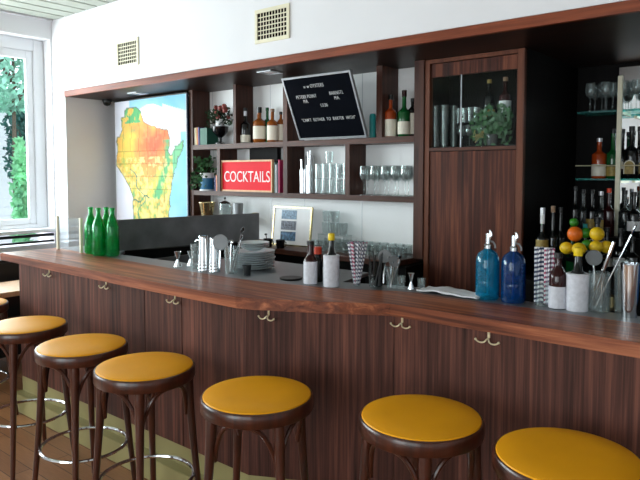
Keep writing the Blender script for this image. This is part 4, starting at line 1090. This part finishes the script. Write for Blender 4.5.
nbt(638, 4.53, zz, .34, .038, 'dark bottle at the right edge of the lower glass shelf', 'darkglass', 'black', 'goldlabel', (.2, .6), neck=.38)
nbt(652, 4.48, zz, .30, .042, 'amber bottle beyond the right edge on the lower glass shelf', 'amber', 'black', 'label', (.2, .7))
# stepped bottle tier below
tag(MB().box(XN+.02, FX3, 4.22, 4.40, 1.165, 1.18).out('bottle_step', 'darkwood'), 'dark rear step carrying bottles under the glass shelves', 'shelf')
tag(MB().box(XN+.02, FX3, 4.22, 4.24, .961, 1.164).out('bottle_step_riser', 'darkwood'), 'dark riser board under the rear bottle step', 'shelf')
sp = [(575, .32, .036, 'darkglass', 'black', None, 'black bottle, leftmost on the rear step'), (583, .30, .038, 'smoke', 'black', None, 'grey glass bottle second on the rear step'), (592, .30, .036, 'darkglass', 'black', 'goldlabel', 'dark bottle with gold label on the rear step'),
      (601, .29, .038, 'smoke', 'foil', 'goldlabel', 'smoky bottle with silver cap and gold label on the rear step'), (609, .31, .036, 'winered', 'rcap', None, 'red capped dark bottle on the rear step left of the post'), (625, .30, .036, 'smoke', 'black', None, 'smoky bottle right of the post on the rear step'), (634, .29, .040, 'darkglass', 'black', 'white', 'black bottle with small white label on the rear step')]
for u, h, r, g, c_, l_, lab in sp: nbt(u, 4.31, 1.1805, h, r, lab, g, c_, l_, (.3, .7), neck=.36)
NZ = .9605
sp2 = [(543, 3.78, .42, .036, 'darkglass', 'foil', 'goldlabel', (.55, 1.0), 'black wine bottle with white neck foil and gold label at the niche left'),
       (553.5, 3.84, .43, .034, 'darkglass', 'kraft', None, (0, 0), 'black wine bottle with tan capsule beside the gold labelled one'),
       (561, 3.92, .42, .032, 'darkglass', 'black', None, (0, 0), 'slim black bottle behind the fruit at the niche left'),
       (573, 3.95, .30, .034, 'greenglassd', 'lime', None, (0, 0), 'green bottle rising behind the orange'),
       (586, 3.98, .32, .034, 'smoke', 'teal', 'label', (.5, .8), 'grey bottle with teal cap behind the limes'),
       (608, 4.05, .30, .040, 'darkglass', 'black', 'label', (.4, .7), 'dark bottle right of the slanted label bottle'),
       (622, 4.0, .30, .040, 'darkglass', 'black', 'white', (.5, .8), 'black bottle with white patch right of the post foot'),
       (634, 3.95, .26, .040, 'darkglass', 'black', None, (0, 0), 'plain black bottle at the right edge behind the spoon')]
for u, y, h, r, g, c_, l_, lz, lab in sp2: nbt(u, y, NZ, h, r, lab, g, c_, l_, lz, neck=.34, foil=None if u != 543 else 'white')
jw = nbt(598, 4.02, NZ, .36, .048, 'square black labelled whisky bottle with a slanted silver band behind the lemons', 'darkglass', 'black', None, neck=.22)
b = MB()
for k in range(3): b.box(-.046, .046, -.0505, -.0485, .20+k*.03, .204+k*.03+.001)
b.rot(Matrix.Translation((0, 0, .22)) @ Matrix.Rotation(-.35, 4, 'Y') @ Matrix.Translation((0, 0, -.22)))
b.out('slanted_band', 'foil', jw)
# fruit bowl
fy = 3.78
fc = S(583, 250, y=fy)
fb_ = thing('fruit_bowl', 'dark shallow fruit bowl on a foot behind the right-hand bottles', 'bowl', (fc.x, fy, NZ))
MB().lathe([(0, 0), (.06, 0), (.05, .02), (.02, .05), (.03, .10), (.12, .125), (.155, .150), (.15, .153), (.11, .132), (0, .12)], n=32).out('bowl_body', 'darkglass', fb_, True)
def fruit(u, v, y, r, kind, lab, sx_=1.0):
    p = S(u, v, y=y)
    b = MB(); b.ball((0, 0, 0), r, sx_, 1, 1, 20, 14)
    if sx_ > 1: b.ball((r*sx_*.95, 0, 0), r*.2, u=8, v=6)
    o = b.out(kind if kind != 'orange' else 'orange_fruit', kind, None, True, p, (0, 0, random.uniform(-.5, .5)))
    tag(o, lab, kind, 'fruit piled in the dark bowl')
fruit(575, 234, fy-.01, .044, 'orange', 'large orange at the middle of the fruit pile')
fruit(566.5, 248, fy-.05, .036, 'lemon', 'yellow lemon at the lower left of the fruit pile', 1.1)
fruit(579, 249, fy-.085, .036, 'lemon', 'yellow lemon low at the front of the fruit pile', 1.1)
fruit(585.5, 233, fy+.02, .031, 'lime', 'green lime between the orange and the lemon')
fruit(587, 245, fy-.01, .032, 'lime', 'green lime at the bottom middle of the fruit pile')
fruit(574, 222.5, fy+.03, .026, 'lime', 'small lime perched above the orange')
fruit(597, 234, fy-.0, .040, 'lemon', 'big lemon at the upper right of the fruit pile', 1.05)
fruit(596, 247, fy-.04, .036, 'lemon', 'dull lemon under the big one at the right of the pile', 1.05)
fruit(606.5, 247, fy+.01, .036, 'lemon', 'shaded lemon at the far right of the fruit pile', 1.05)

# nudge the tools so that their front edges, not their centres, meet the worktop
for o in [o for o in D.objects if o.parent is None and 'label' in o and o.location.length > 0]:
    x, y, z = o.location
    if DZ-.003 < z < DZ+.30 and 2.18 < y < 2.66 and x > -2.98 and o.get('category') not in ('plate', 'bowl', 'tray', 'towel', 'tap', 'tub'):
        o.location = (x*1.014, y*1.014, z)
